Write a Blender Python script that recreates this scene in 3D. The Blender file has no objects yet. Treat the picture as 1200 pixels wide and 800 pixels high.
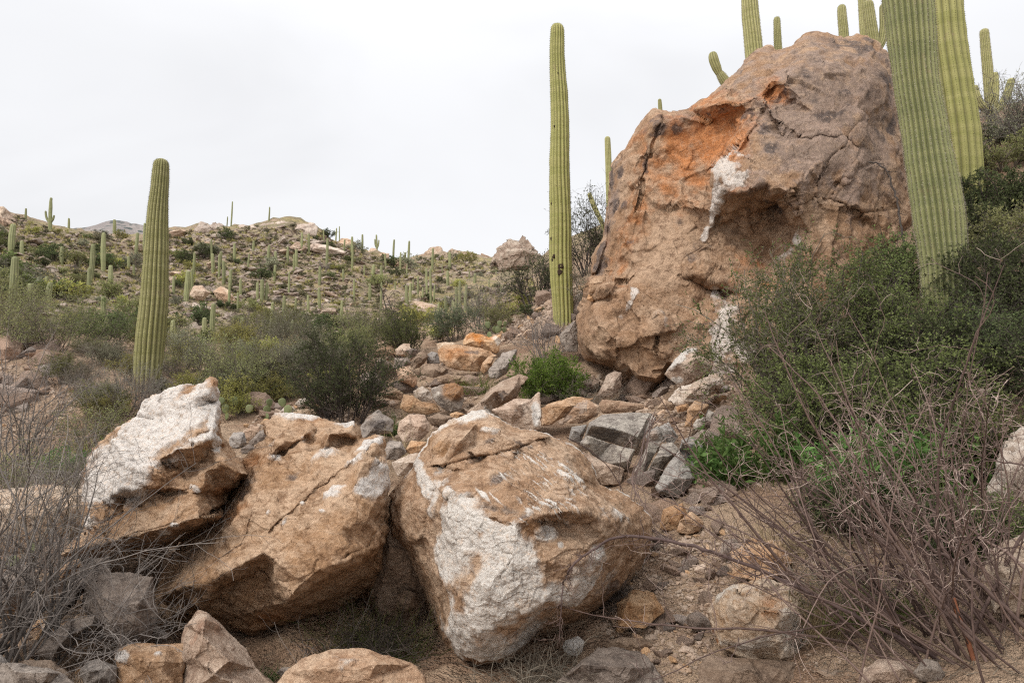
import bpy, math, random
import numpy as np
from mathutils import Vector
from mathutils.geometry import delaunay_2d_cdt

random.seed(7)
RNG = np.random.default_rng(11)
scene = bpy.context.scene
COL = scene.collection

# ------------------------------------------------------------------ camera model
CAM = np.array([0.0, 0.0, 1.6]); FPX = 800.0; PITCH = math.radians(4.0)
CP, SP = math.cos(PITCH), math.sin(PITCH)

def at(px, py, Y):
    """world point at distance Y ahead of the viewpoint, seen at photo position px,py"""
    px = np.asarray(px, float); py = np.asarray(py, float); Y = np.asarray(Y, float)
    a = (px - 600) / FPX; b = (400 - py) / FPX
    dy = CP - b * SP; dz = SP + b * CP
    t = Y / dy
    return np.stack(np.broadcast_arrays(a * t, Y + 0 * a, CAM[2] + dz * t), -1)

# ------------------------------------------------------------------ noise (numpy)
def _h(ix, iy, iz, s):
    h = (ix.astype(np.int64) * 374761393 + iy.astype(np.int64) * 668265263 + iz.astype(np.int64) * 2147483647 + s * 974634521) & 0xffffffff
    h = ((h ^ (h >> 13)) * 1274126177) & 0xffffffff
    h = ((h ^ (h >> 16)) * 2246822519) & 0xffffffff
    return (h ^ (h >> 15)) & 0xffffffff

def rnd01(ix, iy, iz, s):
    return _h(ix, iy, iz, s) / 4294967295.0

_G = np.array([[1,1,0],[-1,1,0],[1,-1,0],[-1,-1,0],[1,0,1],[-1,0,1],[1,0,-1],[-1,0,-1],[0,1,1],[0,-1,1],[0,1,-1],[0,-1,-1],[1,1,0],[-1,1,0],[0,-1,1],[0,-1,-1]], float)
def perlin(P, s=0):
    F = np.floor(P); f = P - F; I = F.astype(np.int64)
    u = f * f * f * (f * (f * 6 - 15) + 10)
    out = 0
    for dx in (0, 1):
        for dy in (0, 1):
            for dz in (0, 1):
                g = _G[_h(I[:, 0] + dx, I[:, 1] + dy, I[:, 2] + dz, s) & 15]
                d = g[:, 0] * (f[:, 0] - dx) + g[:, 1] * (f[:, 1] - dy) + g[:, 2] * (f[:, 2] - dz)
                w = (u[:, 0] if dx else 1 - u[:, 0]) * (u[:, 1] if dy else 1 - u[:, 1]) * (u[:, 2] if dz else 1 - u[:, 2])
                out = out + d * w
    return out

def fbm(P, o=4, s=0, g=.5):
    r = 0; a = 1; f = 1
    for k in range(o):
        r = r + a * perlin(P * f + 17.3 * k, s + k); a *= g; f *= 2.03
    return r

def facets(P, s=0, slope=.6, step=.35):
    """broken-rock facets: every cell of a jittered grid carries its own tilted plane"""
    I = np.floor(P).astype(np.int64); best = np.full(len(P), 1e9); val = np.zeros(len(P))
    for dx in (-1, 0, 1):
        for dy in (-1, 0, 1):
            for dz in (-1, 0, 1):
                c = I + np.array([dx, dy, dz])
                q = np.stack([rnd01(c[:, 0], c[:, 1], c[:, 2], s + k) for k in range(3)], -1)
                d = P - c - q
                D = (d * d).sum(1)
                n = np.stack([rnd01(c[:, 0], c[:, 1], c[:, 2], s + 10 + k) - .5 for k in range(3)], -1)
                v = (d * n).sum(1) * 2 * slope + (rnd01(c[:, 0], c[:, 1], c[:, 2], s + 20) - .5) * step
                m = D < best
                best[m] = D[m]; val[m] = v[m]
    return val

def sstep(a, b, x):
    t = np.clip((x - a) / (b - a), 0, 1); return t * t * (3 - 2 * t)

# ------------------------------------------------------------------ mesh helpers
def make_mesh(name, V, faces, mats=(), smooth=True, attrs=None, midx=None):
    """faces: list of int arrays (n,3) or (n,4)"""
    me = bpy.data.meshes.new(name)
    faces = [np.asarray(f, np.int32) for f in faces if len(f)]
    V = np.asarray(V, np.float32)
    me.vertices.add(len(V)); me.vertices.foreach_set('co', V.ravel())
    loops = np.concatenate([f.ravel() for f in faces])
    tot = np.concatenate([np.full(len(f), f.shape[1], np.int32) for f in faces])
    st = np.concatenate([[0], np.cumsum(tot)[:-1]]).astype(np.int32)
    me.loops.add(len(loops)); me.loops.foreach_set('vertex_index', loops)
    me.polygons.add(len(tot)); me.polygons.foreach_set('loop_start', st); me.polygons.foreach_set('loop_total', tot)
    me.polygons.foreach_set('use_smooth', np.full(len(tot), smooth, bool))
    for m in mats: me.materials.append(m)
    if midx is not None: me.polygons.foreach_set('material_index', np.asarray(midx, np.int32))
    if attrs:
        for k, a in attrs.items():
            at_ = me.attributes.new(k, 'FLOAT_COLOR', 'POINT')
            c = np.zeros((len(V), 4), np.float32); c[:, :a.shape[1]] = a
            at_.data.foreach_set('color', c.ravel())
    me.update(calc_edges=True)
    return me

def link(name, data, parent=None, loc=None):
    o = bpy.data.objects.new(name, data); COL.objects.link(o)
    if parent is not None: o.parent = parent
    if loc is not None: o.location = [float(c) for c in loc]
    return o

def tag(o, label=None, cat=None, group=None, kind=None):
    if label: o['label'] = label
    if cat: o['category'] = cat
    if group: o['group'] = group
    if kind: o['kind'] = kind
    return o

def thing(name, label, cat, loc, group=None):
    return tag(link(name, None, None, loc), label, cat, group)

def vnormals(V, Q):
    n = np.zeros_like(V)
    a, b, c, d = (V[Q[:, k]] for k in range(4))
    fn = np.cross(c - a, d - b)
    for k in range(4): np.add.at(n, Q[:, k], fn)
    l = np.linalg.norm(n, axis=1, keepdims=True); l[l == 0] = 1
    return n / l

# ------------------------------------------------------------------ materials
def mat_new(name):
    m = bpy.data.materials.new(name); m.use_nodes = True
    nt = m.node_tree; nt.nodes.clear()
    out = nt.nodes.new('ShaderNodeOutputMaterial')
    return m, nt, out

class N:
    """tiny node builder"""
    def __init__(s, nt): s.nt = nt
    def new(s, t, **kw):
        n = s.nt.nodes.new(t)
        for k, v in kw.items(): setattr(n, k, v)
        return n
    def put(s, sock, v):
        if hasattr(v, 'is_output') or isinstance(v, bpy.types.NodeSocket): s.nt.links.new(v, sock)
        elif isinstance(v, (tuple, list)) and len(v) == 3 and sock.type == 'RGBA': sock.default_value = (*v, 1)
        else: sock.default_value = v
    def noise(s, vec, scale, detail=6, rough=.6, dist=0.0):
        n = s.new('ShaderNodeTexNoise'); s.put(n.inputs['Vector'], vec)
        n.inputs['Scale'].default_value = scale; n.inputs['Detail'].default_value = detail
        n.inputs['Roughness'].default_value = rough; n.inputs['Distortion'].default_value = dist
        return n.outputs['Fac']
    def vor(s, vec, scale, feature='F1', out='Distance', rand=1.0):
        n = s.new('ShaderNodeTexVoronoi', feature=feature); s.put(n.inputs['Vector'], vec)
        n.inputs['Scale'].default_value = scale; n.inputs['Randomness'].default_value = rand
        return n.outputs[out]
    def ramp(s, fac, a, b, va=0.0, vb=1.0):
        n = s.new('ShaderNodeMapRange', interpolation_type='SMOOTHSTEP'); s.put(n.inputs['Value'], fac)
        n.inputs['From Min'].default_value = a; n.inputs['From Max'].default_value = b
        n.inputs['To Min'].default_value = va; n.inputs['To Max'].default_value = vb
        return n.outputs['Result']
    def mix(s, fac, a, b, mode='MIX'):
        n = s.new('ShaderNodeMix', data_type='RGBA', blend_type=mode)
        s.put(n.inputs['Factor'], fac); s.put(n.inputs[6], a); s.put(n.inputs[7], b)
        return n.outputs[2]
    def math(s, op, a, b=0.0, clamp=False):
        n = s.new('ShaderNodeMath', operation=op, use_clamp=clamp); s.put(n.inputs[0], a); s.put(n.inputs[1], b)
        return n.outputs[0]
    def bump(s, h, strength, dist, nrm=None):
        n = s.new('ShaderNodeBump'); s.put(n.inputs['Height'], h)
        n.inputs['Strength'].default_value = strength; n.inputs['Distance'].default_value = dist
        if nrm is not None: s.put(n.inputs['Normal'], nrm)
        return n.outputs['Normal']
    def scalevec(s, vec, v, rot=(0, 0, 0)):
        n = s.new('ShaderNodeMapping'); s.put(n.inputs['Vector'], vec)
        n.inputs['Scale'].default_value = v; n.inputs['Rotation'].default_value = rot
        return n.outputs['Vector']

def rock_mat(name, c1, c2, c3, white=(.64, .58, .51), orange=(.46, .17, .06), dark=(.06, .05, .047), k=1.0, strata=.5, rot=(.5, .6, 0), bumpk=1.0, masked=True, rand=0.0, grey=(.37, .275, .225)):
    """c1 body, c2 lighter, c3 darker; k scales feature size down (bigger k, finer)"""
    m, nt, out = mat_new(name); n = N(nt)
    tc = n.new('ShaderNodeTexCoord').outputs['Object']
    vec = tc
    if rand:
        oi = n.new('ShaderNodeObjectInfo')
        va = n.new('ShaderNodeVectorMath', operation='ADD'); n.put(va.inputs[0], tc)
        cb = n.new('ShaderNodeCombineXYZ'); n.put(cb.inputs[0], n.math('MULTIPLY', oi.outputs['Random'], 31.0)); n.put(cb.inputs[1], n.math('MULTIPLY', oi.outputs['Random'], 57.0))
        n.put(va.inputs[1], cb.outputs[0]); vec = va.outputs[0]
    big = n.noise(vec, 1.7 * k, 12, .68, .8)
    mid = n.noise(vec, 6 * k, 12, .74, .7)
    fine = n.noise(vec, 38 * k, 8, .78)
    sv = n.scalevec(vec, (1.5 * k, 1.5 * k, 11 * k), rot)
    st = n.noise(sv, 2.2, 10, .7, .5)
    col = n.mix(n.ramp(big, .42, .58), c1, c2)
    col = n.mix(n.math('MULTIPLY', n.ramp(mid, .5, .61), .8), col, c3)
    col = n.mix(n.math('MULTIPLY', n.ramp(st, .52, .63), strata), col, c2)
    col = n.mix(n.math('MULTIPLY', n.ramp(st, .48, .38), strata * .9), col, c3)
    if masked:
        sep = n.new('ShaderNodeSeparateColor'); a = n.new('ShaderNodeAttribute', attribute_name='mk'); n.put(sep.inputs[0], a.outputs['Color'])
        br = n.math('ADD', n.math('MULTIPLY', mid, .9), n.math('MULTIPLY', fine, .5))   # mean about .7
        def cut(ch, w): return n.ramp(n.math('ADD', ch, n.math('MULTIPLY', n.math('SUBTRACT', br, .7), w)), .34, .66)
        gy = n.ramp(n.math('ADD', a.outputs['Alpha'], n.math('MULTIPLY', n.math('SUBTRACT', mid, .5), 1.5)), .2, .8)
        col = n.mix(n.math('MULTIPLY', gy, .8), col, n.mix(n.ramp(big, .45, .55), grey, tuple(c * .72 for c in grey)))
        og = n.ramp(n.math('ADD', sep.outputs[1], n.math('MULTIPLY', n.math('SUBTRACT', br, .7), .8)), .15, .85)
        col = n.mix(n.math('MULTIPLY', og, .85), col, n.mix(n.ramp(mid, .42, .6), orange, tuple(c * .6 for c in orange)))
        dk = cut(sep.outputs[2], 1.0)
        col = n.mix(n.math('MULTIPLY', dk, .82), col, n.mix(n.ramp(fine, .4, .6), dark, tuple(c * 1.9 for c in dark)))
        wh = cut(sep.outputs[0], .85)
        wcol = n.mix(n.ramp(fine, .42, .66), white, tuple(c * .86 for c in white))
        wcol = n.mix(n.math('MULTIPLY', n.ramp(n.noise(vec, 11 * k, 10, .76, .9), .54, .64), .5), wcol, c2)
        wcol = n.mix(n.math('MULTIPLY', n.ramp(n.noise(vec, 26 * k, 8, .75, .6), .57, .66), .4), wcol, c1)
        col = n.mix(wh, col, wcol)
    mot = n.noise(vec, 17 * k, 7, .72, .5)
    col = n.mix(n.math('MULTIPLY', n.ramp(mot, .53, .66), .4), col, tuple(min(1, c * 1.35 + .02) for c in c2))
    col = n.mix(n.math('MULTIPLY', n.ramp(mot, .47, .35), .42), col, tuple(c * .75 for c in c3))
    col = n.mix(n.math('MULTIPLY', n.ramp(fine, .55, .68), .5), col, tuple(min(1, c * 1.7 + .03) for c in c2))
    col = n.mix(n.math('MULTIPLY', n.ramp(fine, .45, .33), .36), col, tuple(c * .5 for c in c3))
    if rand:
        hs = n.new('ShaderNodeHueSaturation'); n.put(hs.inputs['Color'], col)
        n.put(hs.inputs['Value'], n.ramp(oi.outputs['Random'], 0, 1, 1 - rand, 1 + rand * .8))
        n.put(hs.inputs['Saturation'], n.ramp(n.math('FRACT', n.math('MULTIPLY', oi.outputs['Random'], 7.31)), 0, 1, .75, 1.2))
        col = hs.outputs[0]
    vo = n.vor(vec, 9 * k, 'F1')
    pit = n.ramp(n.noise(vec, 75 * k, 3, .6), .35, .5)
    h = n.math('ADD', n.math('MULTIPLY', n.noise(vec, 9 * k, 14, .76, .4), 1.5), n.math('MULTIPLY', vo, .12))
    h = n.math('ADD', h, n.math('MULTIPLY', st, .45 * strata))
    nr = n.bump(h, .9 * bumpk, .06 / k)
    nr = n.bump(n.math('ADD', fine, n.math('MULTIPLY', pit, .5)), .36 * bumpk, .010 / k, nr)
    b = n.new('ShaderNodeBsdfPrincipled'); n.put(b.inputs['Base Color'], col); n.put(b.inputs['Normal'], nr)
    b.inputs['Roughness'].default_value = .92; b.inputs['Specular IOR Level'].default_value = .18
    nt.links.new(b.outputs[0], out.inputs[0])
    return m

def leaf_mat(name, c1, c2, trans=.35, clump=1.5, c3=None):
    m, nt, out = mat_new(name); n = N(nt)
    g = n.new('ShaderNodeNewGeometry'); oi = n.new('ShaderNodeObjectInfo'); tc = n.new('ShaderNodeTexCoord').outputs['Object']
    col = n.mix(n.ramp(g.outputs['Random Per Island'], 0, 1), c1, c2)
    cl = n.ramp(n.noise(tc, clump, 2), .4, .62)
    col = n.mix(n.math('MULTIPLY', cl, .6), col, c3 or tuple(c * .6 for c in c1))
    hs = n.new('ShaderNodeHueSaturation'); n.put(hs.inputs['Color'], col)
    n.put(hs.inputs['Value'], n.ramp(oi.outputs['Random'], 0, 1, .75, 1.25)); n.put(hs.inputs['Hue'], n.ramp(oi.outputs['Random'], 0, 1, .485, .512))
    d = n.new('ShaderNodeBsdfDiffuse'); t = n.new('ShaderNodeBsdfTranslucent'); x = n.new('ShaderNodeMixShader')
    n.put(d.inputs[0], hs.outputs[0]); n.put(t.inputs[0], hs.outputs[0]); x.inputs[0].default_value = trans
    nt.links.new(d.outputs[0], x.inputs[1]); nt.links.new(t.outputs[0], x.inputs[2]); nt.links.new(x.outputs[0], out.inputs[0])
    return m

def bark_mat(name, c1, c2, scale=20):
    m, nt, out = mat_new(name); n = N(nt)
    tc = n.new('ShaderNodeTexCoord').outputs['Object']; g = n.new('ShaderNodeNewGeometry')
    f = n.noise(tc, scale, 5, .7)
    col = n.mix(n.ramp(n.math('ADD', n.math('MULTIPLY', f, .6), n.math('MULTIPLY', g.outputs['Random Per Island'], .4)), .3, .7), c1, c2)
    b = n.new('ShaderNodeBsdfPrincipled'); n.put(b.inputs['Base Color'], col); b.inputs['Roughness'].default_value = .8; b.inputs['Specular IOR Level'].default_value = .25
    n.put(b.inputs['Normal'], n.bump(f, .5, .004))
    nt.links.new(b.outputs[0], out.inputs[0])
    return m

def cactus_mat(name, c1, c2, groove, scar=(.27, .2, .12)):
    m, nt, out = mat_new(name); n = N(nt)
    tc = n.new('ShaderNodeTexCoord').outputs['Object']
    a = n.new('ShaderNodeAttribute', attribute_name='mk'); sep = n.new('ShaderNodeSeparateColor'); n.put(sep.inputs[0], a.outputs['Color'])
    bands = n.noise(n.scalevec(tc, (.25, .25, 3.2)), 1.6, 8, .7)
    fine = n.noise(tc, 60, 5, .7)
    oi = n.new('ShaderNodeObjectInfo')
    col = n.mix(n.ramp(bands, .42, .6), c1, c2)
    col = n.mix(n.math('MULTIPLY', n.ramp(fine, .5, .7), .4), col, tuple(c * .6 for c in c1))
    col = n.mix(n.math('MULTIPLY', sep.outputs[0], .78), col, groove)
    blot = n.ramp(n.noise(n.scalevec(tc, (1, 1, .6)), 5, 10, .8, .8), .56, .66)
    col = n.mix(n.math('MULTIPLY', blot, .55), col, scar)
    sc = n.ramp(n.math('ADD', sep.outputs[1], n.math('MULTIPLY', n.math('SUBTRACT', n.noise(n.scalevec(tc, (14, 14, 3)), 1.5, 6, .7), .5), 1.3)), .4, .65)
    col = n.mix(sc, col, scar)
    hs = n.new('ShaderNodeHueSaturation'); n.put(hs.inputs['Color'], col); n.put(hs.inputs['Value'], n.ramp(oi.outputs['Random'], 0, 1, .85, 1.12))
    b = n.new('ShaderNodeBsdfPrincipled'); n.put(b.inputs['Base Color'], hs.outputs[0]); b.inputs['Roughness'].default_value = .62; b.inputs['Specular IOR Level'].default_value = .25
    n.put(b.inputs['Normal'], n.bump(n.math('ADD', fine, n.math('MULTIPLY', bands, .6)), .35, .01))
    nt.links.new(b.outputs[0], out.inputs[0])
    return m

def flat_mat(name, c, rough=.8):
    m, nt, out = mat_new(name); n = N(nt)
    tc = n.new('ShaderNodeTexCoord').outputs['Object']
    b = n.new('ShaderNodeBsdfPrincipled'); n.put(b.inputs['Base Color'], n.mix(n.noise(tc, 40, 3), tuple(x * .75 for x in c), tuple(x * 1.25 for x in c)))
    b.inputs['Roughness'].default_value = rough; b.inputs['Specular IOR Level'].default_value = .2
    nt.links.new(b.outputs[0], out.inputs[0]); return m

M = dict(
 cliff=rock_mat('cliff_rock', (.36, .215, .125), (.48, .325, .215), (.185, .105, .062), white=(.70, .62, .55), orange=(.64, .25, .085), dark=(.075, .06, .055), k=.8, bumpk=1.0, strata=.35, rot=(.2, .5, 0)),
 brown=rock_mat('brown_rock', (.42, .25, .138), (.57, .395, .262), (.235, .128, .068), white=(.76, .70, .64), orange=(.46, .20, .075), dark=(.09, .07, .06), k=1.25, strata=.55, rot=(.3, .75, 0)),
 centre=rock_mat('streaked_rock', (.41, .252, .15), (.56, .395, .27), (.245, .14, .08), white=(.76, .70, .63), orange=(.43, .22, .09), dark=(.10, .08, .07), k=1.25, strata=.75, rot=(.0, -.62, .3)),
 tan=rock_mat('tan_rock', (.42, .265, .165), (.54, .385, .265), (.26, .145, .085), orange=(.46, .19, .075), k=1.6, strata=.5, rand=.2),
 grey=rock_mat('grey_rock', (.26, .215, .18), (.36, .305, .26), (.13, .11, .098), orange=(.36, .2, .11), k=1.8, strata=.55, rand=.15, rot=(.1, .25, 0)),
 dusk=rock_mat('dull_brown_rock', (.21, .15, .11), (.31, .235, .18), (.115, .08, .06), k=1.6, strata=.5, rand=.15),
 slab=rock_mat('slab_rock', (.27, .235, .205), (.40, .36, .31), (.12, .10, .088), orange=(.36, .2, .11), dark=(.055, .05, .047), k=2.0, strata=.9, rand=.1, rot=(.1, .3, 0)),
 pale=rock_mat('pale_rock', (.50, .375, .275), (.61, .50, .40), (.33, .21, .13), k=1.6, strata=.4, rand=.08),
 stone=rock_mat('loose_stone', (.40, .255, .16), (.54, .395, .275), (.25, .15, .09), k=3.5, strata=.3, rand=.3, masked=False, bumpk=.6),
 far=rock_mat('hill_rock', (.37, .26, .19), (.5, .4, .31), (.2, .13, .095), k=.45, strata=.5, rand=.25, masked=False, rot=(.1, .1, 0)),
)
# ------------------------------------------------------------------ terrain
GC = []   # (px, Y, py)
def zc(Y, cols, zs):
    for p, z in zip(cols, zs): GC.append((p, Y, 456 - 800 * (z - 1.6) / Y * .995))
CL = [-300, 0, 150, 300, 450, 600, 750, 900, 1050, 1200, 1500]
zc(2.3, CL, [.2, .2, .12, 0, -.02, -.02, 0, .1, .25, .45, .8])
zc(4.0, CL, [.15, .15, .1, 0, -.06, -.05, .05, .2, .45, .8, 1.3])
zc(5.0, CL, [.15, .2, .2, .05, .0, .1, .4, .65, .95, 1.3, 1.9])
zc(6.5, CL, [.3, .38, .42, .4, .4, .55, .9, 1.25, 1.8, 2.2, 3.2])
zc(8.0, CL, [.7, .7, .8, .85, .9, 1.2, 1.35, 1.9, 2.8, 3.7, 5])
zc(10., CL, [1.7, 1.55, 1.6, 1.25, 1.4, 1.85, 1.75, 2.8, 4.0, 5.2, 6.5])
zc(13., CL, [2.7, 2.5, 2.2, 2.1, 2.3, 2.65, 3.8, 4.6, 5.4, 6.8, 8.8])
zc(17., CL, [3.4, 3.2, 2.8, 2.6, 2.7, 3.3, 5.3, 6.4, 7.2, 8.6, 11])
GC += [(640, 13, 368), (650, 15, 345), (665, 17, 322), (605, 12, 402)]
far = {25: [(-300, 372), (0, 388), (150, 402), (300, 406), (450, 396), (600, 362), (700, 290), (750, 262), (900, 205), (1050, 170), (1200, 120), (1500, 60)],
       40: [(-300, 340), (0, 360), (150, 385), (300, 394), (450, 386), (520, 380), (600, 335), (650, 285), (750, 245), (900, 195), (1200, 120)],
       65: [(-300, 305), (0, 322), (150, 354), (300, 371), (450, 372), (520, 368), (600, 340), (680, 300), (750, 262), (1200, 150)],
       100: [(-300, 262), (0, 270), (75, 292), (150, 312), (225, 318), (300, 325), (370, 330), (450, 348), (520, 350), (600, 330), (680, 312), (750, 290), (1200, 190)],
       145: [(-300, 235), (-60, 235), (0, 250), (40, 262), (90, 276), (150, 284), (200, 272), (240, 266), (300, 268), (340, 264), (370, 268), (400, 286), (440, 300), (475, 318), (520, 332), (600, 322), (700, 312), (1200, 230)],
       185: [(-300, 262), (0, 280), (150, 300), (300, 297), (380, 300), (430, 318), (470, 310), (492, 302), (510, 296), (535, 300), (560, 304), (590, 310), (700, 312), (1200, 260)],
       260: [(-300, 330), (0, 340), (300, 350), (500, 350), (600, 352), (800, 350), (1200, 330)],
       420: [(-300, 380), (0, 385), (300, 390), (600, 390), (1200, 380)]}
for Y, l in far.items():
    for p, q in l: GC.append((p, Y, q))
GC = np.array(GC, float)
_w = at(GC[:, 0], GC[:, 2], GC[:, 1])
_q = np.stack([_w[:, 0] / _w[:, 1] * 5.3, np.log(_w[:, 1]) * 3.0], -1); _e = (_w[:, 2] - 1.6) / _w[:, 1]
_K = np.linalg.norm(_q[:, None] - _q[None], axis=-1)
_A = np.block([[_K + 0 * np.eye(len(_q)), np.ones((len(_q), 1)), _q], [np.ones((1, len(_q))), np.zeros((1, 3))], [_q.T, np.zeros((2, 3))]])
_sol = np.linalg.lstsq(_A, np.concatenate([_e, np.zeros(3)]), rcond=None)[0]
GU = np.linspace(-2.2, 2.2, 440); GL = np.linspace(math.log(2.2), math.log(440), 420)
_uu, _ll = np.meshgrid(GU * 5.3, GL * 3.0, indexing='ij'); _pts = np.stack([_uu.ravel(), _ll.ravel()], -1)
_tab = np.concatenate([np.linalg.norm(c[:, None] - _q[None], axis=-1) @ _sol[:-3] + _sol[-3] + c @ _sol[-2:] for c in np.array_split(_pts, 40)]).reshape(440, 420)

LOWER = [False]
def zg(x, y, noise=True):
    x = np.asarray(x, float); y = np.asarray(y, float)
    Y = np.clip(y, 2.2, 439); u = np.clip(x / Y, -2.19, 2.19)
    i = (u + 2.2) / 4.4 * 439; j = (np.log(Y) - GL[0]) / (GL[-1] - GL[0]) * 419
    i0 = np.clip(i.astype(int), 0, 438); j0 = np.clip(j.astype(int), 0, 418); fi = i - i0; fj = j - j0
    e = (_tab[i0, j0] * (1 - fi) * (1 - fj) + _tab[i0 + 1, j0] * fi * (1 - fj) + _tab[i0, j0 + 1] * (1 - fi) * fj + _tab[i0 + 1, j0 + 1] * fi * fj)
    if LOWER[0]:      # soil lies a hand deeper between the packed rocks
        p = 600 + 800 * u
        e = e - (.14 * sstep(405, 450, p) * (1 - sstep(870, 905, p)) * sstep(6.0, 7.0, Y) * (1 - sstep(13, 15, Y)) + .10 * (1 - sstep(300, 360, p)) * (1 - sstep(4.6, 5.2, Y))) / Y
    return 1.6 + e * Y + (rough(x, y) if noise else 0)

def rough(x, y):
    sh = np.shape(x); x = np.ravel(x); y = np.ravel(y) + 0 * x
    P = np.stack([x, y, 0 * x], -1)
    r = .09 * fbm(P * .9, 3, 3) * sstep(1, 5, y) + .035 * fbm(P * 3.3, 3, 5) * (1 - sstep(15, 30, y))
    fw = sstep(40, 90, y)
    r = r + fw * (2.0 * fbm(P * .07, 5, 8, .58) + 1.3 * np.abs(perlin(P * .16, 9)) + .8 * facets(P * np.array([.22, .22, 0]) + .3, 15, .5, .9))
    return r.reshape(sh)

def hit(px, py, ymin=2.6, ymax=300):
    """distance at which the ground is seen at a photo position"""
    px = np.atleast_1d(np.asarray(px, float)); py = np.atleast_1d(np.asarray(py, float))
    Ys = np.exp(np.linspace(math.log(ymin), math.log(ymax), 260))[None]
    def first(Yr, noise):
        W = at(px[:, None], py[:, None], Yr); g = W[..., 2] - zg(W[..., 0], W[..., 1], noise); below = g < 0
        k = np.clip(np.argmax(below, 1), 1, Yr.shape[1] - 1); ok = below.any(1); ar = np.arange(len(px)); Yr = np.broadcast_to(Yr, g.shape)
        g0 = g[ar, k - 1]; g1 = g[ar, k]; f = np.clip(g0 / np.where(np.abs(g0 - g1) < 1e-9, 1, g0 - g1), 0, 1)
        return Yr[ar, k - 1] + f * (Yr[ar, k] - Yr[ar, k - 1]), ok
    r, ok = first(Ys, False)
    r2, ok2 = first(np.where(ok, r, 3.0)[:, None] * np.linspace(.88, 1.14, 24)[None], True)
    r = np.where(ok2, r2, r); r[~ok] = np.nan
    return r
def hit1(px, py): return float(hit(px, py)[0])
def gpt(px, Y, dz=0.0):
    """point on the ground in direction px at distance Y"""
    x = (px - 600) / FPX * Y / CP
    return np.array([x, Y, float(zg(np.array([x]), np.array([Y]))[0]) + dz])

def build_ground():
    rows = np.concatenate([np.linspace(-9, 1.6, 20), np.exp(np.linspace(math.log(1.75), math.log(300), 430)), [330, 420, 520, 900, 1800, 4000]])
    cols = np.linspace(-1.75, 1.75, 430)
    h = np.sqrt(rows ** 2 + 7)
    X = cols[None, :] * h[:, None]; Yg = rows[:, None] + 0 * X
    Z = zg(X.ravel(), Yg.ravel()).reshape(X.shape)
    V = np.stack([X, Yg, Z], -1).reshape(-1, 3)
    V[:, 2] = np.where(V[:, 1] > 500, np.minimum(V[:, 2], 30), V[:, 2])
    nr, nc = X.shape
    i = np.arange(nr - 1)[:, None] * nc + np.arange(nc - 1)[None]
    Q = np.stack([i, i + 1, i + nc + 1, i + nc], -1).reshape(-1, 4)
    mk = np.zeros((len(V), 3)); mk[:, 0] = sstep(16, 45, V[:, 1]); mk[:, 1] = sstep(.05, .5, V[:, 0] / np.maximum(V[:, 1], .5)) * (1 - sstep(15, 30, V[:, 1]))
    m, nt, out = mat_new('desert_ground'); n = N(nt)
    tc = n.new('ShaderNodeTexCoord').outputs['Object']
    a = n.new('ShaderNodeAttribute', attribute_name='mk'); sep = n.new('ShaderNodeSeparateColor'); n.put(sep.inputs[0], a.outputs['Color'])
    near = n.mix(n.ramp(n.noise(tc, 1.6, 6, .65), .4, .62), (.40, .285, .195), (.28, .18, .12))
    fine = n.noise(tc, 30, 8, .75)
    near = n.mix(n.ramp(fine, .55, .72), near, (.46, .35, .25))
    near = n.mix(n.math('MULTIPLY', n.ramp(n.noise(tc, 9, 6, .7), .55, .7), .6), near, (.18, .12, .08))
    fl = n.scalevec(tc, (1, 1, 3))
    f1 = n.noise(fl, .11, 8, .72, .5); f2 = n.noise(fl, .4, 8, .75, .3); f3 = n.noise(fl, .16, 6, .7, 1)
    hill = n.mix(n.ramp(f1, .42, .6), (.22, .185, .115), (.33, .245, .175))
    hill = n.mix(n.ramp(f2, .5, .64), hill, (.38, .28, .205))
    hill = n.mix(n.math('MULTIPLY', n.ramp(f3, .48, .64), .7), hill, (.36, .295, .13))
    hill = n.mix(n.math('MULTIPLY', n.ramp(n.noise(fl, .85, 6, .7), .5, .66), .8), hill, (.10, .095, .055))
    col = n.mix(sep.outputs[0], near, hill)
    b = n.new('ShaderNodeBsdfPrincipled'); n.put(b.inputs['Base Color'], col); b.inputs['Roughness'].default_value = .95; b.inputs['Specular IOR Level'].default_value = .1
    hgt = n.math('ADD', fine, n.math('MULTIPLY', n.vor(tc, 26), -.5))
    nr_ = n.bump(hgt, .8, .02); nr_ = n.bump(f2, .9, .9, nr_)
    n.put(b.inputs['Normal'], nr_); nt.links.new(b.outputs[0], out.inputs[0])
    o = link('ground', make_mesh('ground', V, [Q], [m], True, {'mk': mk})); o['kind'] = 'structure'

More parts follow.
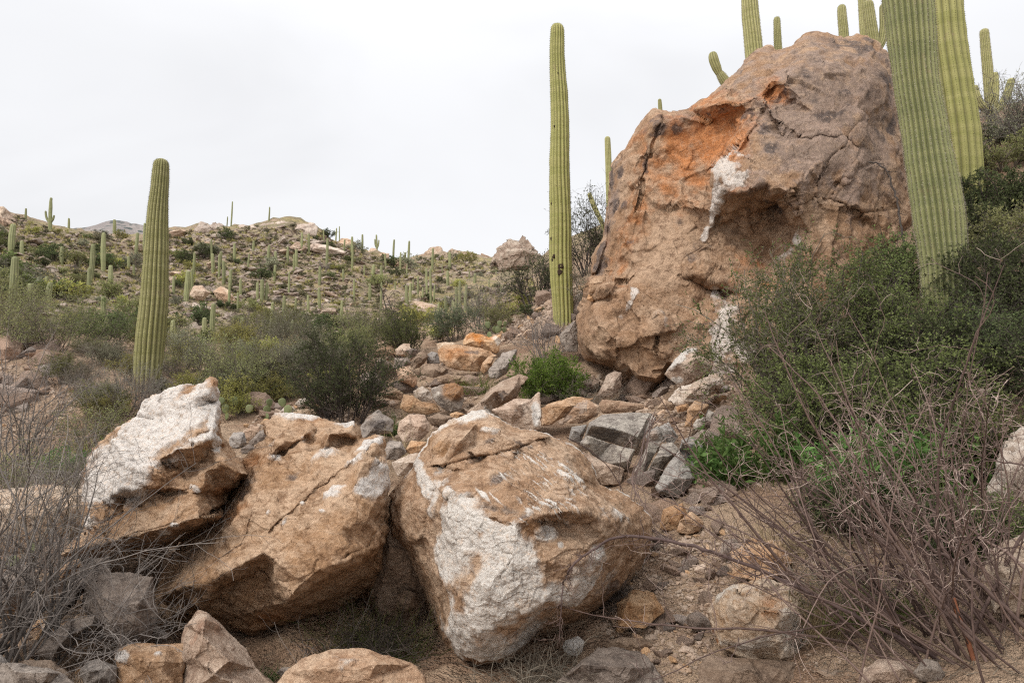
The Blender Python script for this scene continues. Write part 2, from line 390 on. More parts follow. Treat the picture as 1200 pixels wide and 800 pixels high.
def build_mountain():
    cr = [(-500, 250), (-100, 258), (0, 262), (50, 266), (78, 268), (98, 262), (118, 256), (130, 254), (145, 258), (165, 264), (200, 270), (240, 276), (330, 290), (460, 300), (640, 320), (800, 330)]
    pxs = np.linspace(-500, 800, 260); crest = np.interp(pxs, [c[0] for c in cr], [c[1] for c in cr])
    top = at(pxs, crest, 620.0)[:, 2] ; xs = (pxs - 600) / FPX
    Ys = np.linspace(430, 820, 70)
    V = []
    for Y in Ys:
        t = (Y - 620) / 190; prof = np.clip(1 - abs(t), 0, 1) ** .85
        x = xs * Y; z = 20 + (top - 20) * prof
        P = np.stack([x, np.full_like(x, Y), 0 * x], -1)
        z = z + prof * (7 * fbm(P * .02, 5, 31) - 3 * np.abs(perlin(P * .035, 35)))
        V.append(np.stack([x, P[:, 1], z], -1))
    V = np.array(V); nr, nc = V.shape[:2]; i = np.arange(nr - 1)[:, None] * nc + np.arange(nc - 1)[None]
    Q = np.stack([i, i + 1, i + nc + 1, i + nc], -1).reshape(-1, 4)
    m, nt, out = mat_new('mountain_scrub'); n = N(nt); tc = n.new('ShaderNodeTexCoord').outputs['Object']
    col = n.mix(n.ramp(n.noise(tc, .05, 6, .7), .4, .6), (.20, .175, .165), (.27, .235, .215))
    col = n.mix(n.ramp(n.vor(tc, .16), .42, .3), col, (.07, .08, .075))
    b = n.new('ShaderNodeBsdfPrincipled'); n.put(b.inputs['Base Color'], col); b.inputs['Roughness'].default_value = .95
    n.put(b.inputs['Normal'], n.bump(n.noise(tc, .1, 6, .7), 1, 4)); nt.links.new(b.outputs[0], out.inputs[0])
    tag(link('mountain', make_mesh('mountain', V.reshape(-1, 3), [Q], [m], True)), kind='structure')

# ------------------------------------------------------------------ rocks traced at their own distance
def Zm(x0, y0, s, pts): return [(x0 + p[0] / s, y0 + p[1] / s) + tuple(p[2:]) for p in pts]

def tri_interp(ctrl, val, cons, Q):
    vs = [Vector(c) for c in ctrl]
    r = delaunay_2d_cdt(vs, cons, [], 0, 1e-4)
    pv = np.array([tuple(v) for v in r[0]]); orig = r[3]
    vv = np.array([np.mean([val[k] for k in o]) if o else np.nan for o in orig])
    if np.isnan(vv).any():
        for k in np.where(np.isnan(vv))[0]:
            d = np.linalg.norm(np.array(ctrl) - pv[k], axis=1); vv[k] = val[int(np.argmin(d))]
    out = np.zeros(len(Q)); best = np.full(len(Q), -1e9)
    for t in r[2]:
        a, b, c = (pv[k] for k in t[:3])
        den = (b[1] - c[1]) * (a[0] - c[0]) + (c[0] - b[0]) * (a[1] - c[1])
        if abs(den) < 1e-9: continue
        l0 = ((b[1] - c[1]) * (Q[:, 0] - c[0]) + (c[0] - b[0]) * (Q[:, 1] - c[1])) / den
        l1 = ((c[1] - a[1]) * (Q[:, 0] - c[0]) + (a[0] - c[0]) * (Q[:, 1] - c[1])) / den
        l2 = 1 - l0 - l1; mn = np.minimum(np.minimum(l0, l1), l2)
        m = mn > best; best[m] = mn[m]
        l0c, l1c, l2c = np.clip(l0, 0, 1), np.clip(l1, 0, 1), np.clip(l2, 0, 1); s = l0c + l1c + l2c
        out[m] = ((l0c * vv[t[0]] + l1c * vv[t[1]] + l2c * vv[t[2]]) / s)[m]
    return out

ROCKSEED = [100]
def relief(name, label, outline, inner, Y, thick, bulge=.15, nt=200, nr=60, mat='brown', masks=(), warp=3.0, blur=1.0,
           rough_a=(.03, .02), facet=(2.2, .05), c=None, cat='rock', group=None, power=5, strat=None, crust=.012, cracks=(), wrinkle=.35):
    """solid rock: silhouette + modelled front planes at a real distance, closed behind by a rounded back"""
    ROCKSEED[0] += 7; sd = ROCKSEED[0]
    O = np.array([p[:2] for p in outline], float); od = np.array([p[2] if len(p) > 2 else 0.0 for p in outline])
    if c is None: c = O.mean(0)
    c = np.array(c, float)
    seg = np.linalg.norm(np.roll(O, -1, 0) - O, axis=1); cum = np.concatenate([[0], np.cumsum(seg)])
    s = np.linspace(0, cum[-1], nt, endpoint=False)
    Oc = np.vstack([O, O[:1]]); odc = np.append(od, od[0])
    R = np.stack([np.interp(s, cum, Oc[:, k]) for k in (0, 1)], -1)
    Rs = (np.roll(R, 1, 0) + 2 * R + np.roll(R, -1, 0)) / 4; R = Rs
    rho = np.linspace(0, 1, nr + 1)[1:]; rho = rho * (1.15 - .15 * rho)
    F = c + rho[:, None, None] * (R - c)[None]
    Fp = np.vstack([c[None], F.reshape(-1, 2)]); rr = np.concatenate([[0], np.repeat(rho, nt)])
    ctrl = [tuple(o) for o in O] + [tuple(p[:2]) for p in inner]; val = list(od) + [p[2] for p in inner]
    cons = [(k, (k + 1) % len(O)) for k in range(len(O))]
    d = 0
    wp = np.stack([Fp[:, 0] / 22, Fp[:, 1] / 22, np.full(len(Fp), sd * 1.7)], -1)
    w = np.stack([fbm(wp, 3, sd), fbm(wp, 3, sd + 50)], -1) * warp * 2
    w *= (1 - rr ** 4)[:, None]
    for ox, oy in ((0, 0), (1, .3), (-.3, 1), (-1, -.3), (.3, -1)):
        d = d + tri_interp(ctrl, val, cons, Fp + w + np.array([ox, oy]) * blur) / 5
    for line, dep, wd in cracks:
        Pq = Fp + w * 1.3; best = np.full(len(Fp), 1e9)
        for (x0, y0), (x1, y1) in zip(line[:-1], line[1:]):
            t = np.clip(((Pq[:, 0] - x0) * (x1 - x0) + (Pq[:, 1] - y0) * (y1 - y0)) / ((x1 - x0) ** 2 + (y1 - y0) ** 2), 0, 1)
            best = np.minimum(best, np.hypot(Pq[:, 0] - x0 - t * (x1 - x0), Pq[:, 1] - y0 - t * (y1 - y0)))
        d = d - dep * np.exp(-(best / wd) ** 2)
    off = d + bulge * np.sqrt(np.clip(1 - rr ** power, 0, 1))
    front = at(Fp[:, 0], Fp[:, 1], Y - off)
    nb = max(6, nr // 5); rb = np.cos(np.linspace(0, math.pi / 2, nb + 1)[1:-1])
    dr = d[1 + (nr - 1) * nt:]
    B = []
    for q in rb:
        pts = c + q * (R - c); B.append(at(pts[:, 0], pts[:, 1], Y - dr * q + thick * math.sqrt(1 - q * q)))
    back = np.vstack(B + [at(c[0], c[1], Y + thick)[None]])
    V = np.vstack([front, back])
    j = np.arange(nt); jn = (j + 1) % nt
    T = [np.stack([np.zeros(nt, int), 1 + j, 1 + jn], -1)]
    rings = nr + len(rb)
    i = np.arange(rings - 1)[:, None] * nt + 1
    Q = np.stack([i + j, i + nt + j, i + nt + jn, i + jn], -1).reshape(-1, 4)
    last = 1 + (rings - 1) * nt
    T.append(np.stack([last + j, np.full(nt, len(V) - 1), last + jn], -1))
    T = np.vstack(T)
    nrm = vnormals(V, Q)
    if (nrm[1:nr * nt // 2] * (V[1:nr * nt // 2] - CAM)).sum(1).mean() > 0:
        nrm = -nrm; Q = Q[:, ::-1]; T = T[:, ::-1]
    nrm[0] = nrm[1]; nrm[-1] = nrm[last]
    P = V + sd * 3.1
    fsc, fam = facet
    wv = np.stack([perlin(P * fsc * 1.3, sd + k) for k in range(3)], -1) * .2
    dis = fam * facets(P * fsc + wv, sd, .8, .5) + .45 * fam * facets(P * fsc * 2.7 + wv * 2, sd + 5, .8, .5)
    cr = np.abs(perlin(P * fsc * 1.9 + wv * 1.5, sd + 9)); dis = dis - .55 * wrinkle * fam * np.exp(-(cr / .035) ** 2) * sstep(.0, .25, perlin(P * fsc * .9, sd + 12))
    cr = np.abs(perlin(P * fsc * 4.1 + wv * 2.5, sd + 19)); dis = dis - .22 * wrinkle * fam * np.exp(-(cr / .05) ** 2) * sstep(-.05, .25, perlin(P * fsc * 1.7, sd + 22))
    dis = dis + rough_a[0] * fbm(P * fsc * .8, 4, sd + 3) + rough_a[1] * fbm(P * fsc * 5, 4, sd + 4, .6)
    if strat:
        ax = np.array(strat[0], float); ax /= np.linalg.norm(ax); t = (P @ ax) * strat[1] + .6 * fbm(P * fsc, 3, sd + 8)
        dis = dis + strat[2] * (np.abs((t % 1) - .5) * 2 - .5)
    mk = np.zeros((len(V), 4))
    ppx = np.vstack([Fp, np.repeat(c[None], len(V) - len(Fp), 0)])
    for (ch, cx, cy, rx, ry, ang, st) in masks:
        a = math.radians(ang); dx = ppx[:, 0] - cx; dy = ppx[:, 1] - cy
        u = (dx * math.cos(a) + dy * math.sin(a)) / rx; v = (-dx * math.sin(a) + dy * math.cos(a)) / ry
        g = st * np.clip(1.25 - .75 * np.sqrt(u * u + v * v), 0, 1)
        if ch >= 10:      # streaks running along the patch's own axis
            q = np.stack([u * 1.1, v * ry / 2.3, 0 * u + sd], -1); g = g * sstep(.02, .28, fbm(q, 3, sd + 60)); ch -= 10
        mk[:, ch] = np.maximum(mk[:, ch], g)
    nz = fbm(P * 4, 4, sd + 40)
    mk = np.clip(mk + (mk > .02) * .5 * nz[:, None], 0, 1)
    dis = dis + crust * sstep(.38, .55, mk[:, 0] + .25 * fbm(P * 9, 4, sd + 33))
    V = V + nrm * dis[:, None]
    low = V[np.argsort(V[:, 2])[:max(8, len(V) // 50)]].mean(0); base = np.array([V[:, 0].mean(), V[:, 1].mean(), low[2]])
    o = link(name, make_mesh(name, V - base, [T, Q], [M[mat]], True, {'mk': mk}), None, base)
    return tag(o, label, cat, group)

OUTL = []
def medium(label, outline, mat='tan', Y=None, masks=(), hk=.32, ridge=.36, nt=90, name='rock', inner=None, cat='rock', group=None, fac=.026, tilt=.5, yb=None, sharp=.5):
    OUTL.append(np.array([p[:2] for p in outline], float))
    O = np.array([p[:2] for p in outline], float); lo, hi = O.min(0), O.max(0); w, h = hi - lo; cx = (lo[0] + hi[0]) / 2
    yh = hit1(cx, min(yb if yb is not None else hi[1] - .12 * h, 795)); yh -= .12 * min(w, h) * yh / FPX
    Y = yh if Y is None or (Y > yh and Y < 6) else Y
    m = Y / FPX; size = min(w, h) * m
    hgt = hk * size * 1.2
    rg = np.random.default_rng(int(abs(O.sum()) * 10) % 100000)
    ol = [(p[0], p[1], tilt * size * ((p[1] - lo[1]) / h - .6)) for p in outline]
    c = O.mean(0)
    if inner is None:
        inner = []
        for k in range(3):
            fx = .25 + .25 * k + rg.uniform(-.08, .08); 
            q = np.array([lo[0] + fx * w, lo[1] + (ridge + rg.uniform(-.1, .1)) * h])
            q = c + (q - c) * .8
            inner.append((q[0], q[1], hgt * rg.uniform(.7, 1.15)))
        for k in range(2):
            q = np.array([lo[0] + (.33 + .34 * k + rg.uniform(-.08, .08)) * w, lo[1] + (.68 + rg.uniform(-.06, .06)) * h]); q = c + (q - c) * .8
            inner.append((q[0], q[1], hgt * rg.uniform(.75, 1.0)))
    else:
        inner = [(p[0], p[1], p[2] * size) for p in inner]
    q = 1 - sharp
    return relief(name, label, ol, inner, Y, size * .7, bulge=size * (.015 + .06 * q), nt=int(nt * 1.25), nr=max(24, nt // 3), mat=mat, masks=masks, warp=min(w, h) * (.006 + .025 * q), blur=min(w, h) * (.002 + .006 * q),
                  rough_a=(size * (.008 + .022 * q), size * (.006 + .010 * q)), facet=(1.6 / size, size * fac * 1.5), cat=cat, group=group, power=10, crust=.006)
# ------------------------------------------------------------------ the giant boulder on the slope
def build_big_rocks():
    ol = [(718, 193, -.1), (734, 175), (748, 150), (759, 137), (766, 130), (775, 132), (795, 130), (806, 128), (826, 114), (849, 98), (862, 85), (874, 71), (887, 63), (901, 57), (910, 62), (930, 54),
          (945, 42), (957, 38), (970, 39), (982, 43), (1005, 42), (1015, 45), (1032, 56), (1045, 72), (1053, 95), (1062, 140), (1070, 197), (1088, 260), (1090, 340), (1062, 420), (985, 458), (920, 470), (880, 478),
          (840, 478), (803, 468), (786, 456), (771, 458), (749, 461), (729, 446), (717, 433), (704, 428), (686, 419), (677, 399), (676, 374), (686, 352), (689, 338), (690, 327), (698, 322), (692, 322), (695, 300), (706, 280), (710, 252), (716, 230), (717, 205)]
    inner = [(740, 185, .35), (758, 160, .4), (768, 145, .5), (762, 180, .5), (748, 215, .5), (741, 245, .55), (728, 260, .4), (720, 300, .35), (735, 290, .6),
             (774, 143, .55), (800, 137, .6), (830, 125, .7), (852, 118, .75), (868, 123, .85), (872, 132, .75), (890, 108, .7), (902, 98, .7), (912, 90, .8), (906, 112, .62), (890, 128, .72),
             (778, 160, .42), (770, 200, .42), (800, 165, .40), (835, 145, .40), (855, 140, .44), (860, 160, .46), (838, 178, .40), (815, 200, .46), (790, 220, .55), (830, 205, .52), (845, 185, .5),
             (915, 95, 1.0), (897, 122, 1.15), (880, 150, 1.25), (866, 175, 1.35), (853, 190, 1.45), (848, 197, 1.5), (845, 204, 1.55), (846, 224, 1.6), (858, 226, 1.72), (880, 222, 1.75), (864, 198, 1.6),
             (940, 75, .9), (980, 80, .9), (1020, 95, .8), (1000, 140, 1.15), (950, 130, 1.2), (920, 160, 1.4), (960, 190, 1.55), (1010, 190, 1.3), (1045, 200, .85), (900, 195, 1.6),
             (896, 214, 1.75), (912, 222, 1.85), (926, 226, 1.85), (932, 246, 1.7), (855, 240, 1.35), (838, 245, 1.2), (872, 244, 1.15), (892, 246, .85), (910, 247, .85), (922, 252, 1.05), (928, 268, 1.2),
             (832, 265, .95), (850, 265, .85), (880, 275, .85), (905, 275, .9), (828, 290, .95), (850, 310, 1.05), (880, 325, 1.15), (905, 310, 1.0), (826, 325, 1.15), (823, 318, 1.2), (848, 331, 1.2), (870, 336, 1.25), (830, 340, .8), (850, 345, .75), (838, 352, 1.05),
             (760, 255, .6), (785, 240, .6), (775, 285, .8), (800, 275, .85), (770, 320, .95), (800, 320, 1.0), (745, 315, .75), (720, 330, .6),
             (702, 338, .85), (716, 335, .7), (735, 330, .75), (694, 352, .6), (728, 350, .95), (748, 345, 1.0), (733, 368, .95), (700, 380, 1.1), (715, 395, 1.2), (690, 400, .85), (705, 418, 1.0), (722, 420, 1.05),
             (760, 375, 1.1), (790, 370, 1.05), (772, 377, 1.2), (770, 412, 1.25), (806, 380, 1.15), (808, 400, 1.15), (765, 430, 1.1), (782, 425, 1.15), (745, 440, 1.25), (770, 445, 1.2), (750, 405, 1.2),
             (815, 360, 1.1), (835, 380, 1.3), (860, 372, 1.35), (855, 420, 1.45), (830, 440, 1.4), (880, 440, 1.5), (890, 380, 1.4), (905, 345, 1.3),
             (960, 255, 1.35), (950, 275, 1.5), (1000, 270, 1.3), (980, 300, 1.45), (1040, 280, 1.0), (950, 340, 1.55), (1000, 370, 1.4), (950, 410, 1.6), (1040, 370, .9)]
    R, G, B = 0, 1, 2
    mk = [(G, 845, 140, 34, 24, -20, 1.0), (G, 838, 168, 36, 42, 60, 1.0), (G, 800, 180, 36, 40, 0, .8), (G, 815, 210, 30, 18, 0, .6), (G, 906, 107, 14, 15, -50, .95), (G, 725, 300, 16, 34, 0, .45), (G, 870, 325, 40, 22, 0, .35), (G, 750, 240, 16, 50, 0, .45), (G, 795, 222, 24, 18, 0, .5), (G, 800, 175, 60, 60, 0, .4),
          (R, 852, 203, 12, 14, 20, .95), (R, 843, 228, 7, 18, 12, .95), (R, 836, 252, 5, 14, 15, .9), (R, 827, 272, 4, 10, 15, .85), (R, 866, 208, 10, 8, 0, .7), (R, 744, 345, 5, 10, 20, .8), (R, 737, 360, 5, 12, 28, .75), (R, 729, 370, 5, 8, 40, .6), (R, 845, 400, 14, 50, 8, .85), (R, 850, 440, 22, 26, 0, .9), (R, 838, 345, 5, 14, 0, .7), (R, 875, 430, 20, 35, 0, .6), (R, 806, 390, 4, 14, 0, .6), (R, 778, 388, 10, 18, 0, .4), (R, 937, 280, 6, 10, 0, .7), (R, 918, 300, 14, 6, -25, .6), (R, 868, 190, 22, 12, -55, .45),
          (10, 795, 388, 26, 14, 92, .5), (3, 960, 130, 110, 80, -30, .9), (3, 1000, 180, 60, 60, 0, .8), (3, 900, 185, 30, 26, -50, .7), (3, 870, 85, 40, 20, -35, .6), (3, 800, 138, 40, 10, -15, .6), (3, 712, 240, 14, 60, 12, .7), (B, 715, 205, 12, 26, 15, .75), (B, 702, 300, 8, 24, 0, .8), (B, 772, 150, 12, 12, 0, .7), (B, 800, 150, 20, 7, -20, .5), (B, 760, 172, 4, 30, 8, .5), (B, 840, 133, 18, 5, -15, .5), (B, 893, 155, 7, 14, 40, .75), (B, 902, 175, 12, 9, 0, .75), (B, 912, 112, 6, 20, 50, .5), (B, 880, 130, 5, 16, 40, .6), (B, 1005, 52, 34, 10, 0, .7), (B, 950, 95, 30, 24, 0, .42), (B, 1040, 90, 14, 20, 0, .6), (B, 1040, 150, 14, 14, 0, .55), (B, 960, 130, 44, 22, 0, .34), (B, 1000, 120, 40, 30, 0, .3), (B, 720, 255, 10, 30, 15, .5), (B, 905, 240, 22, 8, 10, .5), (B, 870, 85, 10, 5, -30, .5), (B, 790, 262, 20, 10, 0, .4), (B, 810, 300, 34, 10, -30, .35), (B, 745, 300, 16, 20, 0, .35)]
    relief('boulder', 'giant orange and brown weathered boulder towering over the slope with saguaros behind it', ol, inner, 10.4, 2.6, bulge=.25, nt=640, nr=210, mat='cliff', masks=mk,
           warp=2.6, blur=1.0, rough_a=(.04, .014), facet=(1.15, .085), c=(850, 270), cat='boulder', power=10, crust=.02, cracks=[([(777, 134), (768, 160), (760, 190), (752, 218), (746, 245)], .09, 1.1), ([(1002, 145), (990, 165), (968, 195), (955, 215)], .07, 1.3), ([(975, 225), (1000, 200), (1030, 188)], .06, 1.2), ([(688, 337), (712, 334), (742, 326)], .09, 1.6), ([(768, 377), (771, 412)], .08, 1.3), ([(838, 352), (842, 395), (836, 430)], .08, 1.6), ([(905, 100), (893, 140), (872, 172), (850, 196)], .10, 2.2), ([(920, 150), (950, 165), (985, 160), (1020, 175)], .05, 1.2), ([(700, 322), (712, 285), (716, 240)], .10, 1.8), ([(812, 440), (790, 432), (768, 436)], .07, 1.5), ([(940, 240), (975, 232), (1010, 250), (1050, 245)], .06, 1.3)])
    # ---- left boulder, white upper face
    ol = Zm(0, 400, 4, [(995, 168), (1018, 185), (1020, 280), (1035, 430), (1070, 490), (1110, 540), (1185, 620), (1150, 650), (1095, 700), (1030, 785)]) + \
        [(261, 604), (250, 613), (225, 624), (210, 634), (190, 644), (165, 652), (125, 652), (67, 652), (82, 637), (100, 625)] + \
        Zm(0, 400, 4, [(400, 720), (380, 630), (440, 500), (520, 430), (580, 390), (640, 360), (690, 280), (760, 240), (850, 210), (940, 205), (970, 180)])
    inner = [(250, 448, .12), (243, 462, .16), (232, 466, .14), (249, 500, .45), (247, 513, .62), (235, 520, .6), (215, 526, .56), (198, 533, .54), (185, 540, .55), (152, 545, .66), (146, 570, .7), (128, 583, .55), (114, 592, .45),
             (198, 546, .36), (212, 551, .34), (228, 549, .32), (241, 538, .36), (246, 526, .4), (175, 553, .74), (192, 558, .72), (193, 570, .7), (165, 573, .7), (195, 577, .5), (170, 580, .45), (150, 580, .42),
             (140, 598, .5), (160, 597, .55), (200, 592, .7), (225, 578, .62), (236, 566, .55), (241, 552, .5), (262, 543, .58), (278, 553, .55), (290, 556, .4), (240, 568, .6), (252, 580, .32), (272, 572, .25), (258, 592, .35),
             (257, 603, .85), (235, 606, .88), (215, 611, .85), (190, 620, .82), (160, 627, .75), (130, 633, .65), (95, 640, .4), (225, 617, .5), (200, 630, .35), (165, 643, .25), (130, 645, .3),
             (200, 490, .12), (160, 525, .26), (130, 550, .25), (225, 480, .2), (205, 515, .4), (150, 505, .12), (180, 480, .08), (110, 560, .2)]
    mk = [(R, 190, 495, 60, 40, -35, 1.0), (R, 140, 548, 44, 36, -40, 1.0), (R, 120, 575, 24, 20, 0, .95), (R, 235, 470, 20, 26, 0, .85), (R, 250, 490, 8, 26, 0, .8), (R, 228, 516, 30, 7, -18, .8), (R, 100, 610, 14, 12, 0, .6), (R, 205, 615, 10, 4, 0, .6), (R, 193, 622, 7, 4, 0, .6), (R, 228, 573, 8, 5, 0, .7), (R, 252, 522, 5, 14, 0, .7),
          (G, 195, 556, 30, 9, 0, .4), (G, 250, 448, 8, 6, 0, .5), (G, 260, 575, 20, 14, 0, .45), (G, 175, 565, 30, 12, 0, .4), (G, 195, 460, 24, 5, -10, .45)]
    relief('boulder', 'jagged boulder with a broad white upper face leaning on the larger brown boulder', ol, inner, 4.9, .75, bulge=.07, nt=440, nr=150, mat='brown', masks=mk, warp=1.5, blur=.6,
           rough_a=(.012, .008), facet=(3.2, .02), power=9, c=(180, 560), cat='boulder', cracks=[([(120, 612), (160, 592), (200, 580), (228, 572)], .03, 1.2), ([(247, 505), (232, 512), (224, 520)], .03, 1.2), ([(205, 612), (180, 622), (140, 630)], .02, 1.2)], strat=((.35, .2, 1), 16, .012))
    # ---- middle-left big boulder
    ol = [(311, 493, -.1), (325, 489, -.15), (350, 487, -.15), (365, 489, -.15), (385, 495, -.1), (415, 497), (421, 505), (422, 513), (432, 511), (440, 509, .1), (450, 512, .1), (452, 520, .2), (451, 532, .3), (453, 550, .35), (455, 575, .35), (458, 595, .3), (459, 617, .25), (456, 637, .2), (459, 668, .1), (447, 687, .1), (417, 705, .1), (380, 720, .1), (340, 737, .1), (300, 748, .1), (280, 746, .1), (250, 740), (215, 742), (185, 735), (181, 705), (190, 675), (198, 655), (215, 630), (245, 605), (262, 585), (276, 562), (283, 540), (293, 530), (305, 518), (316, 510), (309, 502)]
    inner = [(330, 505, .05), (350, 500, .05), (372, 500, .0), (337, 508, .18), (320, 512, .15), (336, 515, .2), (322, 530, .22), (330, 533, .1), (312, 535, .3), (350, 520, .18), (362, 505, .22), (385, 508, .26), (408, 507, .24), (365, 515, .1), (400, 515, .06), (412, 517, .05),
             (355, 528, .3), (380, 527, .28), (405, 535, .4), (425, 525, .45), (442, 518, .4), (435, 535, .55), (410, 550, .6), (380, 560, .55), (345, 555, .45), (310, 550, .4), (300, 570, .5), (275, 610, .6), (335, 590, .72), (300, 620, .75), (250, 640, .65), (220, 665, .6),
             (436, 540, .68), (425, 545, .72), (415, 570, .85), (418, 586, .9), (440, 588, .78), (450, 570, .6), (448, 545, .6), (390, 590, .9), (370, 610, .95), (345, 630, .95), (400, 620, 1.0), (430, 610, .9), (445, 625, .75),
             (200, 692, .62), (225, 686, .78), (250, 678, .88), (270, 668, .94), (290, 657, .98), (310, 648, 1.02), (318, 660, .9), (326, 678, 1.0), (342, 694, 1.16), (356, 682, 1.14), (375, 668, 1.16), (395, 660, 1.12), (415, 654, 1.05), (440, 640, .8), (330, 660, 1.1), (370, 645, 1.12),
             (265, 690, .62), (300, 672, .68), (312, 668, .72), (240, 715, .5), (285, 725, .55), (305, 712, .62), (320, 695, .66), (336, 705, .78), (360, 705, .6), (385, 690, .62), (420, 675, .55), (444, 660, .45), (330, 725, .45), (215, 710, .45), (300, 738, .4)]
    mk = [(R, 352, 488, 50, 4, 0, .6), (R, 375, 536, 20, 7, -20, .55), (R, 435, 520, 22, 6, -30, .85), (R, 442, 560, 13, 22, 10, 1.0), (R, 430, 570, 10, 12, 0, .8), (R, 390, 575, 20, 4, -35, .7), (R, 320, 536, 9, 4, 0, .8), (R, 355, 514, 6, 6, 0, .6), (R, 405, 497, 20, 3, 0, .7), (R, 355, 590, 3, 3, 0, .7), (R, 315, 600, 6, 3, -40, .6), (R, 392, 578, 6, 5, 0, .7), (R, 318, 520, 10, 4, -40, .6), (R, 380, 600, 4, 3, 0, .5), (R, 332, 612, 8, 3, -40, .6), (R, 445, 615, 5, 3, 0, .6), (R, 300, 615, 14, 3, -40, .45), (R, 420, 535, 16, 4, -30, .7),
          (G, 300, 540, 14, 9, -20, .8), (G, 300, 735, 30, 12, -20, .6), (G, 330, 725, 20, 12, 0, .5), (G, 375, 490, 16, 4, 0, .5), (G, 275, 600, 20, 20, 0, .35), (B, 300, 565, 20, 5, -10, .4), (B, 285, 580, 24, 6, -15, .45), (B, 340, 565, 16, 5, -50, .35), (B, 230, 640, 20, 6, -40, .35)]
    relief('boulder', 'largest brown foreground boulder with a sharp shaded lip under a sloping top', ol, inner, 5.0, .95, bulge=.09, nt=500, nr=170, mat='brown', masks=mk, warp=1.7, blur=.7,
           rough_a=(.014, .008), facet=(2.8, .024), power=9, c=(330, 620), cat='boulder', cracks=[([(440, 520), (395, 555), (350, 590), (318, 622)], .03, 1.3), ([(305, 668), (318, 680), (330, 692)], .04, 1.4), ([(455, 600), (430, 640), (400, 655)], .025, 1.2), ([(300, 600), (280, 640), (250, 660)], .02, 1.3), ([(330, 533), (345, 520), (360, 512)], .05, 1.5)], strat=((.62, .25, 1), 13, .012))
    # ---- centre boulder
    ol = [(500, 522), (507, 507), (525, 495), (550, 486, -.1), (567, 484, -.1), (585, 490), (592, 497), (610, 504), (630, 505), (645, 510), (665, 520), (680, 532), (690, 545), (697, 560), (702, 567), (720, 575), (737, 585), (752, 596), (762, 612), (764, 627), (760, 643), (750, 665), (737, 690), (715, 714), (700, 722), (675, 740), (657, 752), (637, 762), (612, 776), (590, 786), (570, 791), (550, 787), (535, 777), (517, 755), (507, 732), (500, 712), (487, 680), (478, 655), (466, 637), (457, 628), (455, 605), (458, 582), (470, 562), (482, 550), (487, 537)]
    inner = [(510, 520, .2), (530, 502, .2), (560, 494, .15), (585, 498, .2), (540, 515, .50), (555, 522, .26), (575, 518, .28), (588, 511, .50), (522, 541, .47), (560, 532, .54), (602, 524, .55), (640, 513, .45), (522, 547, .37), (560, 539, .43), (604, 531, .45), (642, 520, .38), (545, 526, .42), (575, 530, .48), (610, 515, .42), (630, 512, .4), (600, 540, .62), (570, 550, .68), (545, 550, .62), (520, 545, .5), (505, 545, .42), (640, 540, .62), (660, 532, .48), (655, 560, .8), (685, 575, .78), (665, 585, .95), (620, 575, .85), (590, 575, .88), (670, 550, .6), (688, 558, .45), (680, 545, .3),
             (497, 577, .5), (512, 570, .62), (525, 578, .84), (540, 592, .94), (552, 601, 1.0), (575, 611, 1.05), (604, 613, 1.08), (622, 606, 1.12), (640, 602, 1.16), (665, 598, 1.16), (685, 598, 1.1), (700, 607, 1.0), (715, 615, .9), (735, 605, .6), (720, 590, .6), (745, 620, .5),
             (634, 609, 1.0), (650, 611, .96), (672, 611, .97), (690, 614, .95), (645, 622, 1.0), (668, 626, .98), (690, 626, .96), (640, 632, 1.04), (665, 638, 1.06), (690, 640, 1.02), (706, 630, .96),
             (520, 600, .84), (545, 640, 1.02), (530, 690, 1.0), (570, 690, 1.16), (600, 660, 1.16), (640, 660, 1.12), (680, 660, 1.05), (700, 655, .95), (712, 640, .8), (600, 715, 1.12), (560, 740, 1.06), (530, 740, .86), (640, 700, 1.08), (670, 700, .95), (693, 700, .84), (692, 680, .9), (690, 712, .62), (735, 650, .5), (720, 685, .45), (740, 635, .55),
             (650, 712, .8), (620, 712, 1.08), (605, 735, .98), (590, 752, .92), (655, 725, .62), (630, 740, .5), (600, 770, .66), (565, 775, .78), (545, 770, .7), (505, 630, .6), (496, 660, .45), (500, 600, .6), (490, 580, .45), (475, 590, .38), (470, 615, .3), (480, 628, .4), (487, 640, .35), (487, 565, .3)]
